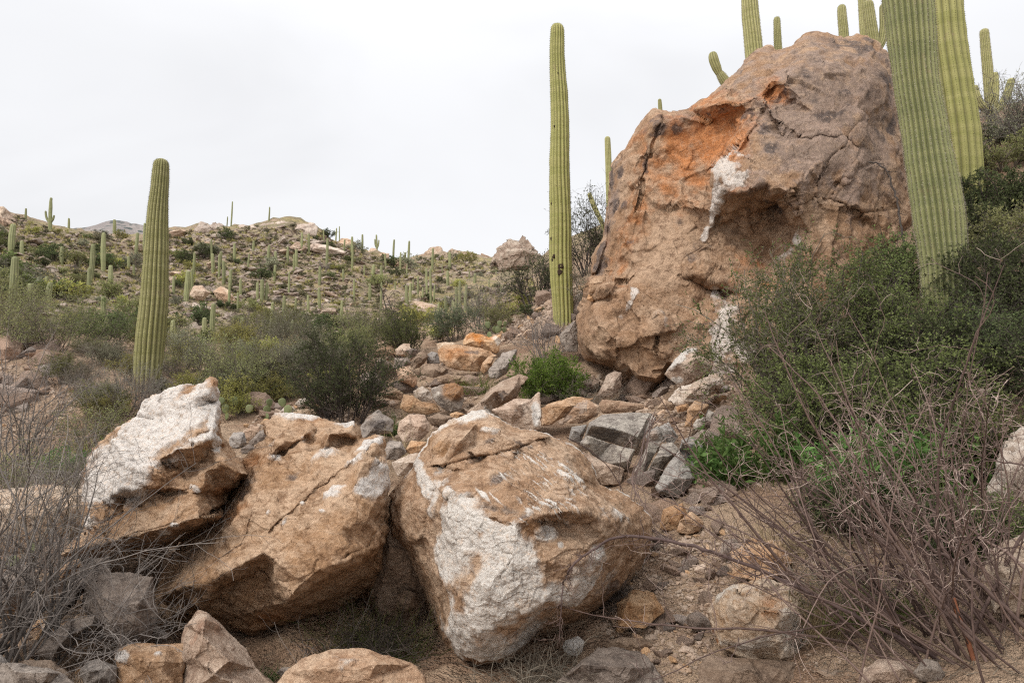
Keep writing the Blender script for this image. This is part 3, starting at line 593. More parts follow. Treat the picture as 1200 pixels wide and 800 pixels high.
    mk = [(R, 590, 690, 58, 50, 0, 1.0), (R, 540, 640, 30, 60, -8, .92), (R, 555, 610, 34, 10, 30, .9), (R, 530, 590, 7, 18, -10, .9), (R, 580, 640, 30, 26, 0, .8), (R, 680, 672, 30, 24, -35, .88), (R, 695, 650, 14, 9, -40, .8), (R, 640, 690, 36, 18, 0, .8), (R, 640, 626, 11, 9, 0, .9), (R, 657, 640, 5, 6, 0, .8), (R, 560, 745, 46, 34, 20, .8), (R, 492, 552, 6, 18, -15, .9), (R, 500, 572, 6, 10, 0, .8), (R, 553, 488, 32, 6, -10, .8), (R, 517, 504, 14, 7, -35, .6), (R, 565, 580, 14, 2.5, 42, .75), (R, 580, 585, 14, 2.2, 42, .7), (R, 605, 585, 26, 5, 40, .5), (R, 612, 572, 30, 3, 38, .5), (R, 630, 565, 30, 2.5, 36, .5), (R, 640, 550, 24, 3, 34, .4), (R, 570, 503, 12, 4, 0, .5), (R, 715, 603, 22, 12, 25, .45), (R, 700, 600, 12, 14, 0, .4),
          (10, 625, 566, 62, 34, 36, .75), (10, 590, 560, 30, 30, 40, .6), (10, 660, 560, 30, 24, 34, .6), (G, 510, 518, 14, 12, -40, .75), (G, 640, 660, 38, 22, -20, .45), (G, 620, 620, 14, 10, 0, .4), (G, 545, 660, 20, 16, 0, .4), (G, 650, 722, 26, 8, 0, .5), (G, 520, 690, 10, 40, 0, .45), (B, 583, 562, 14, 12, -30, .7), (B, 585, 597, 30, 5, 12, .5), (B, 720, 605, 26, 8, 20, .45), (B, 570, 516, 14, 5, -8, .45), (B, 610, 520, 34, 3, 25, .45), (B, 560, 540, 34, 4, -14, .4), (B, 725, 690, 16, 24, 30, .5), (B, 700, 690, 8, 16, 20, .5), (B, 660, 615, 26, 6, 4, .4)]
    relief('boulder', 'broad centre boulder with a brown top and a rough white front face', ol, inner, 4.75, .8, bulge=.08, nt=520, nr=170, mat='centre', masks=mk, warp=1.7, blur=.7,
           rough_a=(.014, .010), facet=(3.2, .02), power=9, c=(600, 640), cat='boulder', cracks=[([(505, 548), (545, 538), (590, 530), (640, 514), (660, 522)], .05, 1.6), ([(505, 575), (530, 585), (555, 604), (600, 614)], .025, 1.3), ([(612, 722), (650, 706), (695, 702)], .05, 1.8), ([(545, 615), (555, 640), (600, 650), (590, 680)], .02, 1.2), ([(690, 540), (680, 560), (700, 572)], .05, 1.8), ([(735, 600), (715, 640), (706, 690)], .03, 1.5)])

# ------------------------------------------------------------------ the other rocks one can tell apart
def build_rocks():
    z8 = lambda p: Zm(420, 380, 5.714, p)
    z5 = lambda p: Zm(450, 460, 4, p)
    z3 = lambda p: Zm(200, 420, 4, p)
    z7 = lambda p: Zm(640, 400, 5, p)
    zr = lambda p: Zm(800, 460, 2.3525, p)
    z6 = lambda p: Zm(450, 600, 4, p)
    zl = lambda p: Zm(0, 600, 4, p)
    zb = lambda p: Zm(180, 600, 4, p)
    zq = lambda p: Zm(900, 600, 4, p)
    O = lambda cx, cy, rx, ry, s=.6: (1, cx, cy, rx, ry, 0, s)
    W = lambda cx, cy, rx, ry, s=.8: (0, cx, cy, rx, ry, 0, s)
    D = lambda cx, cy, rx, ry, s=.6: (2, cx, cy, rx, ry, 0, s)
    L = [
     ('pale rock behind the big orange brown rock in the gap', 'pale', z8([(520, 130), (570, 118), (640, 120), (655, 140), (540, 190)]), {}),
     ('orange topped pale rock at the foot of the rubble slope', 'tan', z8([(700, 115), (720, 70), (760, 55), (800, 58), (880, 85), (960, 66), (945, 180), (920, 195), (860, 175), (760, 155), (700, 140)]), dict(masks=[O(560, 395, 20, 8, .7), W(580, 402, 12, 9, .5)])),
     ('large orange brown rock with black stripes lying across the gap', 'brown', z8([(533, 175), (560, 145), (650, 133), (760, 150), (870, 172), (932, 212), (885, 225), (825, 280), (815, 318), (700, 312), (600, 290), (545, 242)]), dict(masks=[O(535, 415, 16, 9, .7), O(550, 425, 14, 6, .5), D(560, 412, 18, 5, .4)])),
     ('small oval brown stone wedged beside the large orange brown rock', 'brown', z8([(870, 215), (905, 222), (908, 240), (890, 280), (840, 335), (815, 310), (830, 258)]), {}),
     ('grey slab leaning right of the oval brown stone', 'grey', z8([(1060, 168), (1050, 250), (990, 330), (930, 372), (870, 352), (865, 310), (920, 240), (970, 192)]), {}),
     ('tan rounded rock at the left end of the rubble by the dense shrub', 'tan', z8([(66, 175), (130, 140), (200, 138), (245, 165), (240, 200), (150, 215), (75, 210)]), {}),
     ('small orange tan rock on top of the left rubble', 'tan', z8([(205, 125), (230, 108), (285, 130), (255, 165), (215, 150)]), dict(masks=[O(460, 404, 10, 6, .5)])),
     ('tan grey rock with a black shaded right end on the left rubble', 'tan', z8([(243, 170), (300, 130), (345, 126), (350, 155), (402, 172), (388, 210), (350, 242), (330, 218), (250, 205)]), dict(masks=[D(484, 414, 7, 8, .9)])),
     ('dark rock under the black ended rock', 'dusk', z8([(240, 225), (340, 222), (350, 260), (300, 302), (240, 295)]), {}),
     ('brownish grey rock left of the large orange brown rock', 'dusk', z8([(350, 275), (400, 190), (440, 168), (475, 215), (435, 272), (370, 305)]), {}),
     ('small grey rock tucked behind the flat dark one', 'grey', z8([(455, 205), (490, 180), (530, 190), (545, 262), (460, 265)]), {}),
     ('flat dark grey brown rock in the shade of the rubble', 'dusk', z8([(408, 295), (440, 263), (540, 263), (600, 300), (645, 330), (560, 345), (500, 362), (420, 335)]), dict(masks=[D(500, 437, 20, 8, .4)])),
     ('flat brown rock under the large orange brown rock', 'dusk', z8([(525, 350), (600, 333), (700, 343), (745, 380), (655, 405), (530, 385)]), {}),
     ('tan wedge rock with a brown shaded side by the dark shrub', 'tan', z8([(250, 300), (320, 278), (355, 310), (392, 350), (392, 400), (370, 422), (265, 375)]), dict(masks=[(1, 484, 448, 12, 8, 0, .35)])),
     ('smooth cream rock in the middle of the rubble gap', 'pale', z8([(365, 445), (430, 413), (480, 448), (502, 512), (420, 515), (378, 492)]), {}),
     ('upright block with an orange cap and grey front', 'grey', z8([(488, 432), (560, 403), (640, 392), (697, 420), (712, 500), (692, 572), (620, 588), (555, 562), (505, 500)]), dict(masks=[O(532, 458, 15, 10, 1.0), W(512, 460, 8, 10, .6), D(535, 475, 16, 9, .4)])),
     ('long pale slab pointing to the right in the gap', 'tan', z8([(305, 470), (360, 478), (430, 520), (522, 530), (555, 582), (450, 602), (330, 592), (275, 560)]), {}),
     ('big rounded tan brown rock behind the grass stalks', 'tan', z8([(275, 645), (340, 600), (430, 603), (482, 660), (475, 722), (400, 785), (300, 792), (255, 725)]), {}),
     ('flat dark rock right of the rounded tan brown rock', 'dusk', z8([(455, 622), (540, 593), (640, 620), (600, 665), (550, 692), (490, 675)]), {}),
     ('small pale rock peeking above the centre boulder', 'tan', z8([(608, 600), (660, 583), (712, 600), (660, 640), (625, 635)]), {}),
     ('tall pointed tan rock leaning right in front of the bright green bush', 'tan', z8([(720, 592), (820, 520), (880, 430), (980, 370), (1080, 335), (1143, 355), (1092, 410), (1062, 490), (950, 545), (900, 590), (820, 615), (740, 615)]), dict(hk=.45, masks=[W(572, 472, 5, 12, .55), (2, 590, 462, 14, 8, -40, .3)])),
     ('tan block with a pale right facet behind the centre boulder', 'tan', z5([(505, 82), (620, 28), (690, 34), (727, -2), (736, 168), (680, 178), (600, 155)]), dict(masks=[W(628, 488, 5, 14, .9), W(600, 480, 12, 4, .4)])),
     ('brown wedge rock right of the tan block', 'brown', z5([(733, 72), (800, 50), (890, 15), (985, 25), (940, 60), (850, 115), (780, 150), (733, 155)]), {}),
     ('tan rock with a leaning chip above the layered grey slabs', 'tan', z5([(845, 115), (880, 52), (950, 30), (1012, 60), (1010, 95), (935, 135), (860, 145)]), {}),
     ('dark grey rock with an orange edge under the dark shrub', 'grey', z8([(10, 690), (60, 620), (130, 568), (190, 612), (235, 640), (232, 722), (120, 745), (30, 768)]), dict(masks=[O(432, 485, 10, 8, .6), D(445, 497, 14, 10, .7)])),
     ('tan flat rock under the low branches of the dark shrub', 'tan', z8([(140, 450), (250, 423), (305, 465), (285, 510), (165, 490)]), {}),
     ('round speckled grey stone left of the centre boulder', 'grey', z5([(-4, 255), (25, 225), (80, 230), (108, 280), (65, 315), (5, 318)]), {}),
     ('long smooth grey white rock beside the centre boulder', 'pale', z5([(35, 325), (110, 290), (220, 272), (215, 290), (140, 345), (130, 385), (60, 395)]), {}),
     ('flat pinkish tan rock behind the long smooth one', 'tan', z5([(98, 272), (130, 223), (200, 230), (205, 280), (130, 295)]), dict(masks=[O(488, 525, 9, 5, .5)])),
     ('round pale grey stone right of the white faced boulder', 'grey', z3([(272, 375), (295, 345), (345, 345), (355, 395), (315, 422), (280, 415)]), {}),
     ('pale tan stone above the round grey one', 'tan', z3([(345, 345), (380, 312), (415, 318), (422, 342), (375, 390), (355, 375)]), {}),
     ('dark grey stone against the largest brown boulder', 'dusk', z3([(365, 392), (420, 338), (450, 328), (457, 382), (410, 415), (375, 410)]), {}),
     ('small dark stone below the round grey one', 'dusk', z3([(325, 425), (365, 400), (402, 418), (375, 445), (335, 445)]), {}),
     ('pale cobble in the stone pile under the dark shrub', 'pale', z3([(490, 275), (530, 228), (575, 225), (600, 260), (540, 280)]), {}),
     ('flat pale stone on top of the largest brown boulder', 'pale', z3([(530, 265), (580, 240), (650, 235), (668, 275), (600, 282)]), {}),
     ('small bright stone at the back of the stone pile', 'pale', z3([(580, 215), (600, 190), (640, 182), (650, 215), (610, 235)]), {}),
     # --- around the layered grey slabs
     ('upright tan splinter standing at the foot of the giant boulder', 'tan', z7([(388, 172), (392, 90), (405, 62), (440, 62), (436, 160), (420, 180)]), dict(hk=.6)),
     ('tan grey wedge block below the upright splinter', 'tan', z7([(295, 322), (360, 192), (400, 172), (442, 182), (440, 262), (390, 330)]), {}),
     ('large white edged tan block leaning on the giant boulder', 'tan', z7([(690, 192), (750, 110), (830, 30), (885, 20), (908, 80), (950, 100), (975, 150), (880, 255), (800, 270), (735, 235)]), dict(hk=.4, masks=[(0, 793, 418, 16, 8, -45, .95), W(803, 409, 12, 5, .7), W(795, 446, 9, 4, .6)])),
     ('crumbly cream rock mass below the white edged block', 'pale', z7([(715, 350), (760, 300), (870, 258), (960, 185), (1045, 210), (1050, 260), (970, 305), (880, 350), (780, 375)]), dict(fac=.09)),
     ('flat tan slab lying below the giant boulder', 'tan', z7([(305, 375), (330, 338), (440, 348), (575, 368), (572, 392), (480, 415), (330, 420)]), {}),
     ('tan rock with a crack left of the grey slabs', 'tan', z7([(95, 472), (160, 368), (240, 338), (312, 390), (300, 435), (205, 480)]), {}),
     ('brown tan rock below the bright green bush', 'brown', z7([(-20, 495), (-5, 375), (80, 343), (152, 350), (135, 400), (40, 485)]), {}),
     ('layered grey slab with a dark broken front', 'slab', z7([(225, 560), (250, 478), (330, 430), (480, 415), (610, 420), (650, 450), (570, 560), (530, 635), (380, 590)]), dict(sharp=1, fac=.012, nt=160, masks=[(2, 712, 507, 30, 9, 16, .8), (2, 690, 503, 12, 10, 0, .5)], inner=[(693, 498, .52), (712, 501, .55), (730, 505, .55), (747, 512, .5)])),
     ('lower grey slab lying under the dark fronted slab', 'slab', z7([(200, 592), (238, 552), (380, 598), (522, 632), (485, 750), (380, 715), (300, 692), (212, 610)]), dict(sharp=1, fac=.012, nt=160, inner=[(690, 512, .5), (715, 519, .5), (742, 528, .48), (690, 520, .52), (735, 540, .5)], masks=[(2, 715, 516, 30, 3, 18, .5)])),
     ('brown block in shade under the grey slabs', 'tan', z7([(210, 640), (330, 705), (465, 748), (430, 840), (330, 840), (260, 760)]), {}),
     ('small grey lump left of the dark fronted slab', 'slab', z7([(130, 580), (150, 500), (240, 485), (225, 540), (200, 600)]), {}),
     ('grey broken block right of the hanging vines', 'slab', z7([(578, 562), (600, 520), (655, 495), (705, 560), (695, 592), (620, 595)]), dict(sharp=.9, nt=120, masks=[O(765, 510, 7, 8, .5)])),
     ('grey slanted block in the broken row', 'slab', z7([(660, 500), (720, 470), (775, 560), (740, 605), (705, 590)]), dict(sharp=1, fac=.015, nt=120)),
     ('leaning slat of grey stone nearest the hanging vines', 'slab', z7([(515, 765), (600, 590), (672, 585), (640, 655), (560, 795)]), dict(sharp=1, fac=.015, nt=120, hk=.4)),
     ('second leaning slat of grey stone in the broken row', 'slab', z7([(572, 800), (680, 600), (742, 592), (782, 640), (692, 735), (640, 815)]), dict(sharp=1, fac=.015, nt=120, hk=.4, masks=[D(783, 528, 6, 10, .7)])),
     ('large leaning grey brown slab at the right of the broken row', 'slab', z7([(640, 850), (700, 740), (782, 635), (790, 575), (850, 555), (945, 620), (925, 690), (895, 780), (770, 920), (660, 890)]), dict(sharp=1, fac=.012, nt=160, inner=[(780, 545, .4), (800, 518, .35), (828, 530, .35), (775, 575, .45), (815, 560, .4), (790, 560, .48)])),
     ('dark grey block half hidden by the leafy green weed', 'dusk', z7([(850, 565), (900, 510), (1000, 535), (1045, 580), (940, 620)]), {}),
     ('black shaded rock behind the leafy green weed', 'dusk', z7([(1035, 585), (1150, 570), (1165, 670), (1050, 650)]), {}),
     ('white chipped stone on the crumbly slope', 'pale', z7([(858, 492), (890, 428), (932, 438), (922, 500), (880, 518)]), dict(masks=[W(818, 494, 12, 12, 1)])),
     ('second white chip right above the first', 'pale', z7([(930, 430), (950, 402), (985, 420), (970, 470), (935, 462)]), dict(masks=[W(831, 486, 9, 9, 1)])),
     ('tan block below the crumbly cream rock', 'tan', z7([(650, 392), (690, 338), (762, 370), (742, 405)]), {}),
     ('orange tan block between the crumbly slope and grey slabs', 'brown', z7([(828, 402), (870, 348), (955, 370), (932, 440), (862, 500), (808, 502)]), {}),
     ('small tan block left of the orange tan block', 'tan', z7([(757, 385), (832, 358), (842, 402), (770, 415)]), {}),
     # --- right foreground
     ('rough white and tan boulder half under the dead branch', 'pale', zr([(70, 605), (100, 555), (140, 527), (220, 505), (300, 530), (340, 575), (357, 625), (362, 682), (312, 702), (302, 748), (180, 735), (100, 695)]), dict(Y=4.35, hk=.45, nt=260, fac=.055, sharp=.8, masks=[W(850, 695, 16, 18, .75), W(925, 735, 20, 26, .75), W(885, 750, 26, 12, .65), O(895, 712, 34, 20, .5)])),
     ('flat grey brown slab at the bottom edge below the white and tan boulder', 'dusk', zr([(42, 752), (70, 724), (190, 733), (330, 744), (348, 800), (340, 850), (40, 850)]), dict(Y=3.65, nt=160)),
     ('speckled brown grey rock at the bottom edge right of centre', 'dusk', z6([(740, 900), (770, 850), (830, 775), (920, 698), (1000, 642), (1065, 633), (1200, 655), (1270, 720), (1310, 800), (1320, 900)]), dict(Y=3.65, nt=220, ridge=.3)),
     ('flat reddish brown stone above the speckled rock', 'dusk', z6([(1030, 612), (1110, 583), (1200, 588), (1292, 600), (1290, 640), (1200, 655), (1060, 640)]), dict(Y=4.05)),
     ('smooth oval tan stone on the trail', 'tan', z6([(1058, 495), (1080, 478), (1120, 474), (1162, 490), (1177, 530), (1130, 552), (1072, 525)]), dict(Y=4.4, nt=120)),
     ('small bright white stone by the pile of dry twigs', 'pale', z6([(842, 635), (852, 605), (910, 583), (936, 608), (928, 642), (905, 672), (865, 660)]), dict(Y=4.0, nt=120, masks=[W(672, 756, 20, 20, 1)])),
     ('dull tan rock at the bottom right under the red canes', 'tan', zq([(430, 820), (440, 750), (520, 688), (620, 688), (710, 740), (700, 830)]), dict(Y=3.5, nt=140, masks=[D(1040, 790, 20, 10, .3)])),
     ('grey angular stone under the red canes', 'grey', zq([(680, 752), (730, 683), (800, 700), (832, 760), (800, 800), (720, 795)]), dict(Y=3.3, nt=120)),
     ('big pale boulder behind the canes at the right edge', 'pale', Zm(900, 400, 4, [(1060, 620), (1110, 480), (1140, 440), (1200, 405), (1300, 420), (1330, 650), (1300, 820), (1060, 830), (1015, 720)]), dict(Y=5.2, nt=200, fac=.06)),
     ('low pale rock below the big pale boulder at the right edge', 'pale', [(1150, 680), (1160, 640), (1200, 625), (1240, 650), (1240, 720), (1165, 720)], dict(Y=4.4, nt=140)),
     ('tan rock between the trail and the leafy weed', 'tan', Zm(700, 540, 4, [(290, 320), (310, 230), (400, 195), (430, 260), (370, 330)]), dict(nt=120)),
     ('grey tan rock under the leafy weed', 'tan', Zm(700, 540, 4, [(370, 330), (385, 280), (440, 235), (500, 290), (480, 330), (420, 345)]), dict(nt=120)),
     ('dark stone at the foot of the leafy weed', 'dusk', Zm(700, 540, 4, [(570, 440), (590, 370), (650, 360), (720, 420), (700, 460), (620, 470)]), {}),
     # --- left foreground
     ('pointed tan boulder at the bottom left standing like a shark fin', 'tan', zl([(852, 590), (870, 530), (930, 462), (970, 470), (1060, 550), (1150, 640), (1200, 730), (1290, 810), (1310, 880), (840, 880), (845, 700)]), dict(Y=3.75, nt=280, hk=.4, fac=.018, sharp=.8, inner=[(222, 730, .35), (240, 725, .55), (228, 770, .6), (270, 775, .6), (250, 790, .7), (238, 745, .65), (222, 755, .4)], masks=[O(235, 735, 20, 14, .3), D(215, 790, 10, 16, .4)])),
     ('orange brown rock left of the fin shaped boulder', 'brown', zl([(540, 690), (560, 640), (600, 615), (690, 608), (780, 618), (865, 612), (870, 700), (850, 850), (540, 850)]), dict(Y=4.0, nt=200, masks=[W(143, 768, 9, 6, .6), W(185, 765, 6, 4, .5)])),
     ('small grey block behind the orange brown rock', 'grey', zl([(645, 595), (690, 545), (720, 517), (795, 570), (782, 605), (700, 628)]), dict(Y=4.3)),
     ('smooth grey rock in the bottom left corner', 'grey', zl([(-60, 690), (20, 700), (100, 712), (210, 725), (280, 755), (350, 810), (350, 900), (-60, 900)]), dict(Y=3.25, nt=240, ridge=.25)),
     ('grey rock at the left edge above the smooth one', 'grey', zl([(-60, 720), (-30, 660), (10, 668), (50, 715), (40, 780), (-60, 790)]), dict(Y=3.4)),
     ('long tilted brown slab under the white faced boulder', 'dusk', zl([(225, 545), (270, 440), (340, 330), (430, 228), (515, 208), (518, 312), (410, 335), (335, 440), (255, 550)]), dict(Y=4.5, nt=180, hk=.4)),
     ('small tan block wedged under the tip of the white faced boulder', 'tan', zl([(262, 290), (300, 245), (372, 213), (397, 240), (340, 285), (280, 325)]), dict(Y=4.6)),
     ('large dull grey rock behind the bare grey twigs', 'grey', zl([(0, 600), (50, 500), (110, 420), (222, 375), (222, 430), (150, 525), (60, 600)]), dict(Y=4.3, nt=160)),
     ('grey brown rock leaning at lower left among dry twigs', 'dusk', zl([(165, 660), (220, 590), (335, 498), (445, 485), (435, 525), (345, 565), (335, 620), (240, 700)]), dict(Y=4.2, nt=160)),
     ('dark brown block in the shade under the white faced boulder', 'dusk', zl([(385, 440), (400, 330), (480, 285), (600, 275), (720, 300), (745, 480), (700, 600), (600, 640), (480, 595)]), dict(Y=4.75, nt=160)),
     ('pale stone glimpsed in the gap between the two left boulders', 'pale', zl([(670, 200), (740, 165), (810, 140), (770, 220), (730, 270), (690, 250)]), dict(Y=5.4)),
     ('dull rock at the left edge behind the twigs', 'dusk', zl([(-40, 450), (0, 300), (60, 250), (130, 245), (190, 330), (100, 430), (0, 470)]), dict(Y=4.7, nt=140)),
     ('small grey rock near the bottom among dry twigs', 'grey', zl([(375, 740), (410, 700), (460, 685), (550, 720), (545, 800), (400, 815)]), dict(Y=4.0)),
     ('flat brown rock low in the bottom left corner', 'dusk', zl([(60, 720), (120, 690), (240, 690), (330, 760), (300, 800), (120, 780)]), dict(Y=3.8)),
     ('low rounded tan boulder at the bottom edge left of centre', 'tan', zb([(570, 880), (580, 800), (620, 750), (690, 690), (840, 640), (1000, 640), (1110, 672), (1210, 712), (1270, 770), (1290, 880)]), dict(Y=3.5, nt=260, ridge=.3, masks=[W(400, 765, 30, 14, .3)])),
     ('small grey stone by the grass under the largest brown boulder', 'grey', zb([(575, 750), (600, 725), (640, 725), (650, 755), (610, 775)]), dict(Y=3.9)),
     ('dark stump like rock in the gap beside the centre boulder', 'dusk', z6([(50, 440), (60, 385), (110, 362), (150, 380), (155, 440), (100, 470)]), dict(Y=4.5)),
     ('pale pinkish rock slab lying behind the left edge twigs', 'pale', [(-40, 600), (0, 574), (50, 568), (98, 574), (108, 600), (88, 640), (20, 648), (-40, 640)], dict(nt=160)),
     ('shaded rock deep in the gap between the two largest front boulders', 'dusk', [(436, 606), (450, 586), (478, 584), (500, 610), (500, 700), (480, 745), (440, 725)], dict(nt=140, Y=5.9)),  # dark rock colour stands in for the shadow filling the gap
     ('tan stone against the right foot of the centre boulder', 'tan', [(722, 706), (742, 690), (766, 694), (778, 716), (756, 736), (724, 734)], dict(nt=120, sharp=.85, tilt=1.5)),
     ('low tan rock under the dead branch below the leafy weed', 'tan', [(856, 646), (880, 630), (916, 634), (930, 660), (896, 684), (858, 674)], dict(nt=130, fac=.04, sharp=.85, tilt=1.8)),
     # --- left bank
     # --- behind the middle saguaro
     ('blue grey rock wedged between the middle saguaro and the giant boulder', 'grey', Zm(650, 300, 4.444, [(25, 410), (60, 370), (110, 330), (125, 440), (120, 500), (60, 500), (30, 450)]), dict(Y=10.6)),
     ('small brown cap stone resting on the left shoulder of the giant boulder', 'tan', Zm(650, 300, 4.444, [(175, 195), (180, 130), (210, 105), (265, 105), (275, 165), (230, 195)]), dict(Y=9.6)),
     ('tiny tan stone under the cap stone on the giant boulder', 'tan', Zm(650, 300, 4.444, [(165, 225), (175, 200), (215, 198), (225, 225), (190, 240)]), dict(Y=9.6)),
     # --- hillside
     ('left of two big pale boulders on the far hillside', 'far', Zm(0, 200, 3, [(660, 445), (680, 408), (710, 402), (742, 430), (712, 458), (680, 460)]), dict(fac=.03)),
     ('right of two big pale boulders on the far hillside', 'far', Zm(0, 200, 3, [(748, 425), (775, 405), (800, 415), (832, 460), (815, 478), (775, 470)]), dict(fac=.03)),
     ('flat pale boulder on the left hillside below the far mountain', 'far', Zm(0, 200, 3, [(185, 400), (205, 375), (250, 370), (295, 382), (285, 405), (230, 412)]), dict(fac=.03)),
     ('long brown outcrop on the skyline of the hill', 'far', Zm(0, 200, 3, [(870, 235), (872, 205), (920, 188), (1000, 177), (1050, 188), (1100, 184), (1118, 200), (1114, 228), (1040, 245), (940, 245)]), dict(Y=140, fac=.08)),
     ('rock knob on the second hill summit', 'far', Zm(400, 200, 3, [(275, 320), (290, 285), (320, 268), (350, 270), (372, 295), (365, 325), (310, 335)]), dict(Y=182, fac=.09)),
     ('smaller rock knob right of the summit knob', 'far', Zm(400, 200, 3, [(385, 300), (395, 280), (418, 280), (430, 300), (405, 312)]), dict(Y=182)),
     ('brown rock knob behind the dark shrub left of the middle saguaro', 'far', Zm(400, 200, 3, [(530, 330), (545, 275), (580, 240), (625, 235), (665, 255), (700, 300), (690, 350), (560, 350)]), dict(Y=48, fac=.09, nt=140)),
     ('reddish outcrop at the left edge of the skyline', 'far', [(-30, 290), (-25, 235), (0, 240), (12, 252), (22, 268), (20, 290)], dict(Y=105, fac=.08)),
    ]
    for ol, Y in (([(226, 270), (236, 261), (246, 264), (258, 260), (268, 268), (262, 278), (232, 278)], 138), ([(268, 272), (282, 262), (292, 266), (302, 264), (308, 275), (280, 280)], 138), ([(390, 292), (398, 279), (408, 281), (416, 285), (422, 297), (400, 300)], 138), ([(426, 302), (436, 292), (446, 296), (456, 298), (458, 309), (432, 311)], 138), ([(455, 312), (463, 302), (472, 305), (478, 312), (474, 320), (456, 320)], 138),
                 ([(518, 302), (530, 292), (540, 296), (550, 296), (555, 310), (526, 312)], 178), ([(554, 310), (564, 298), (574, 302), (584, 303), (592, 316), (562, 320)], 178), ([(478, 318), (486, 306), (496, 304), (504, 312), (496, 322)], 178), ([(205, 278), (214, 270), (224, 272), (228, 282), (212, 286)], 135)):
        L.append(('craggy outcrop block breaking the skyline of the hills', 'far', ol, dict(Y=Y, fac=.09, sharp=.9, group='outcrops along the skyline')))
    for label, mt, ol, kw in L:
        medium(label, ol, mt, **kw)
# ------------------------------------------------------------------ saguaros
M.update(
 cactus=cactus_mat('saguaro_skin', (.265, .25, .095), (.33, .305, .135), (.13, .125, .06)),
 cactus_y=cactus_mat('saguaro_skin_yellow', (.285, .275, .085), (.35, .325, .12), (.14, .135, .055)),
 cactus_g=cactus_mat('saguaro_skin_green', (.21, .218, .09), (.27, .268, .115), (.12, .13, .068)),
 cactus_far=cactus_mat('saguaro_skin_far', (.225, .235, .11), (.28, .28, .14), (.15, .155, .08)),
 spine=flat_mat('spine_grey', (.36, .32, .25)), spine_d=flat_mat('spine_dark', (.10, .085, .06)),
 hole=flat_mat('nest_hole', (.035, .02, .012)), scarr=flat_mat('hole_rim', (.16, .10, .06)))

def column_surface(C, R, ribs, per=8, depth=.16, closed_top=True, seed=0, wob=.045, scar=None):
    """ribbed saguaro column round centre line C (n,3) with radii R (n,)"""
    C = np.asarray(C, float); n = len(C)
    T = np.gradient(C, axis=0); T /= np.linalg.norm(T, axis=1, keepdims=True)
    X = np.cross(T, [0, 1, 0]); X /= np.linalg.norm(X, axis=1, keepdims=True); Yv = np.cross(T, X)
    k = ribs * per; th = np.arange(k) / k * 2 * math.pi
    prof = np.abs(np.sin(ribs * th / 2)) ** .7          # 0 in the grooves, 1 on the crests
    s = np.concatenate([[0], np.cumsum(np.linalg.norm(np.diff(C, axis=0), axis=1))])
    tw = .08 * np.sin(s * 1.3 + seed)
    rad = R[:, None] * (1 - depth * (1 - prof[None]))
    lump = perlin(np.stack([np.repeat(np.cos(th)[None], n, 0).ravel() * 1.5 + seed * 3, np.repeat(np.sin(th)[None], n, 0).ravel() * 1.5, np.repeat(s[:, None], k, 1).ravel() * 3.5], -1), seed).reshape(n, k)
    rad = rad * (1 + wob * lump)
    A = th[None] + tw[:, None]
    V = C[:, None] + rad[..., None] * (np.cos(A)[..., None] * X[:, None] + np.sin(A)[..., None] * Yv[:, None])
    V = V.reshape(-1, 3)
    i = np.arange(n - 1)[:, None] * k + np.arange(k)[None]; j = np.arange(n - 1)[:, None] * k + (np.arange(k)[None] + 1) % k
    Q = np.stack([i, j, j + k, i + k], -1).reshape(-1, 4)
    V = np.vstack([V, C[-1] + T[-1] * R[-1] * .3]); t = len(V) - 1; b = (n - 1) * k
    Tt = np.stack([b + np.arange(k), b + (np.arange(k) + 1) % k, np.full(k, t)], -1)
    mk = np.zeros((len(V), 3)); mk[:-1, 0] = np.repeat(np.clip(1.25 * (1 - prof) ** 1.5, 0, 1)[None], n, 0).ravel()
    if scar: mk[:-1, 1] = np.repeat(sstep(scar, scar * .35, s)[:, None], k, 1).ravel()
    # crest points for spines
    ci = np.argmax(prof[:per]) + per * np.arange(ribs)
    crest = V[:-1].reshape(n, k, 3)[:, ci]; cn = np.cos(A[:, ci])[..., None] * X[:, None] + np.sin(A[:, ci])[..., None] * Yv[:, None]
    return V, Q, Tt, mk, crest, cn, s

def capped(C, R, step):
    """resample a centre line, round off its top"""
    C = np.asarray(C, float); R = np.asarray(R, float)
    s = np.concatenate([[0], np.cumsum(np.linalg.norm(np.diff(C, axis=0), axis=1))]); L = s[-1]
    n = max(8, int(L / step)); u = np.linspace(0, L - R[-1] * .9, n)
    rt = R[-1]; a = np.linspace(0, math.pi / 2, 9)[1:-1]
    us = np.concatenate([u, L - rt * .9 + np.sin(a) * rt * .9]); rs = np.concatenate([np.interp(u, s, R), np.cos(a) ** .8 * np.interp(L, s, R)])
    # smooth centre line
    P = np.stack([np.interp(us, s, C[:, k]) for k in range(3)], -1)
    for _ in range(6): P[1:-1] = (P[:-2] + 2 * P[1:-1] + P[2:]) / 4
    return P, rs

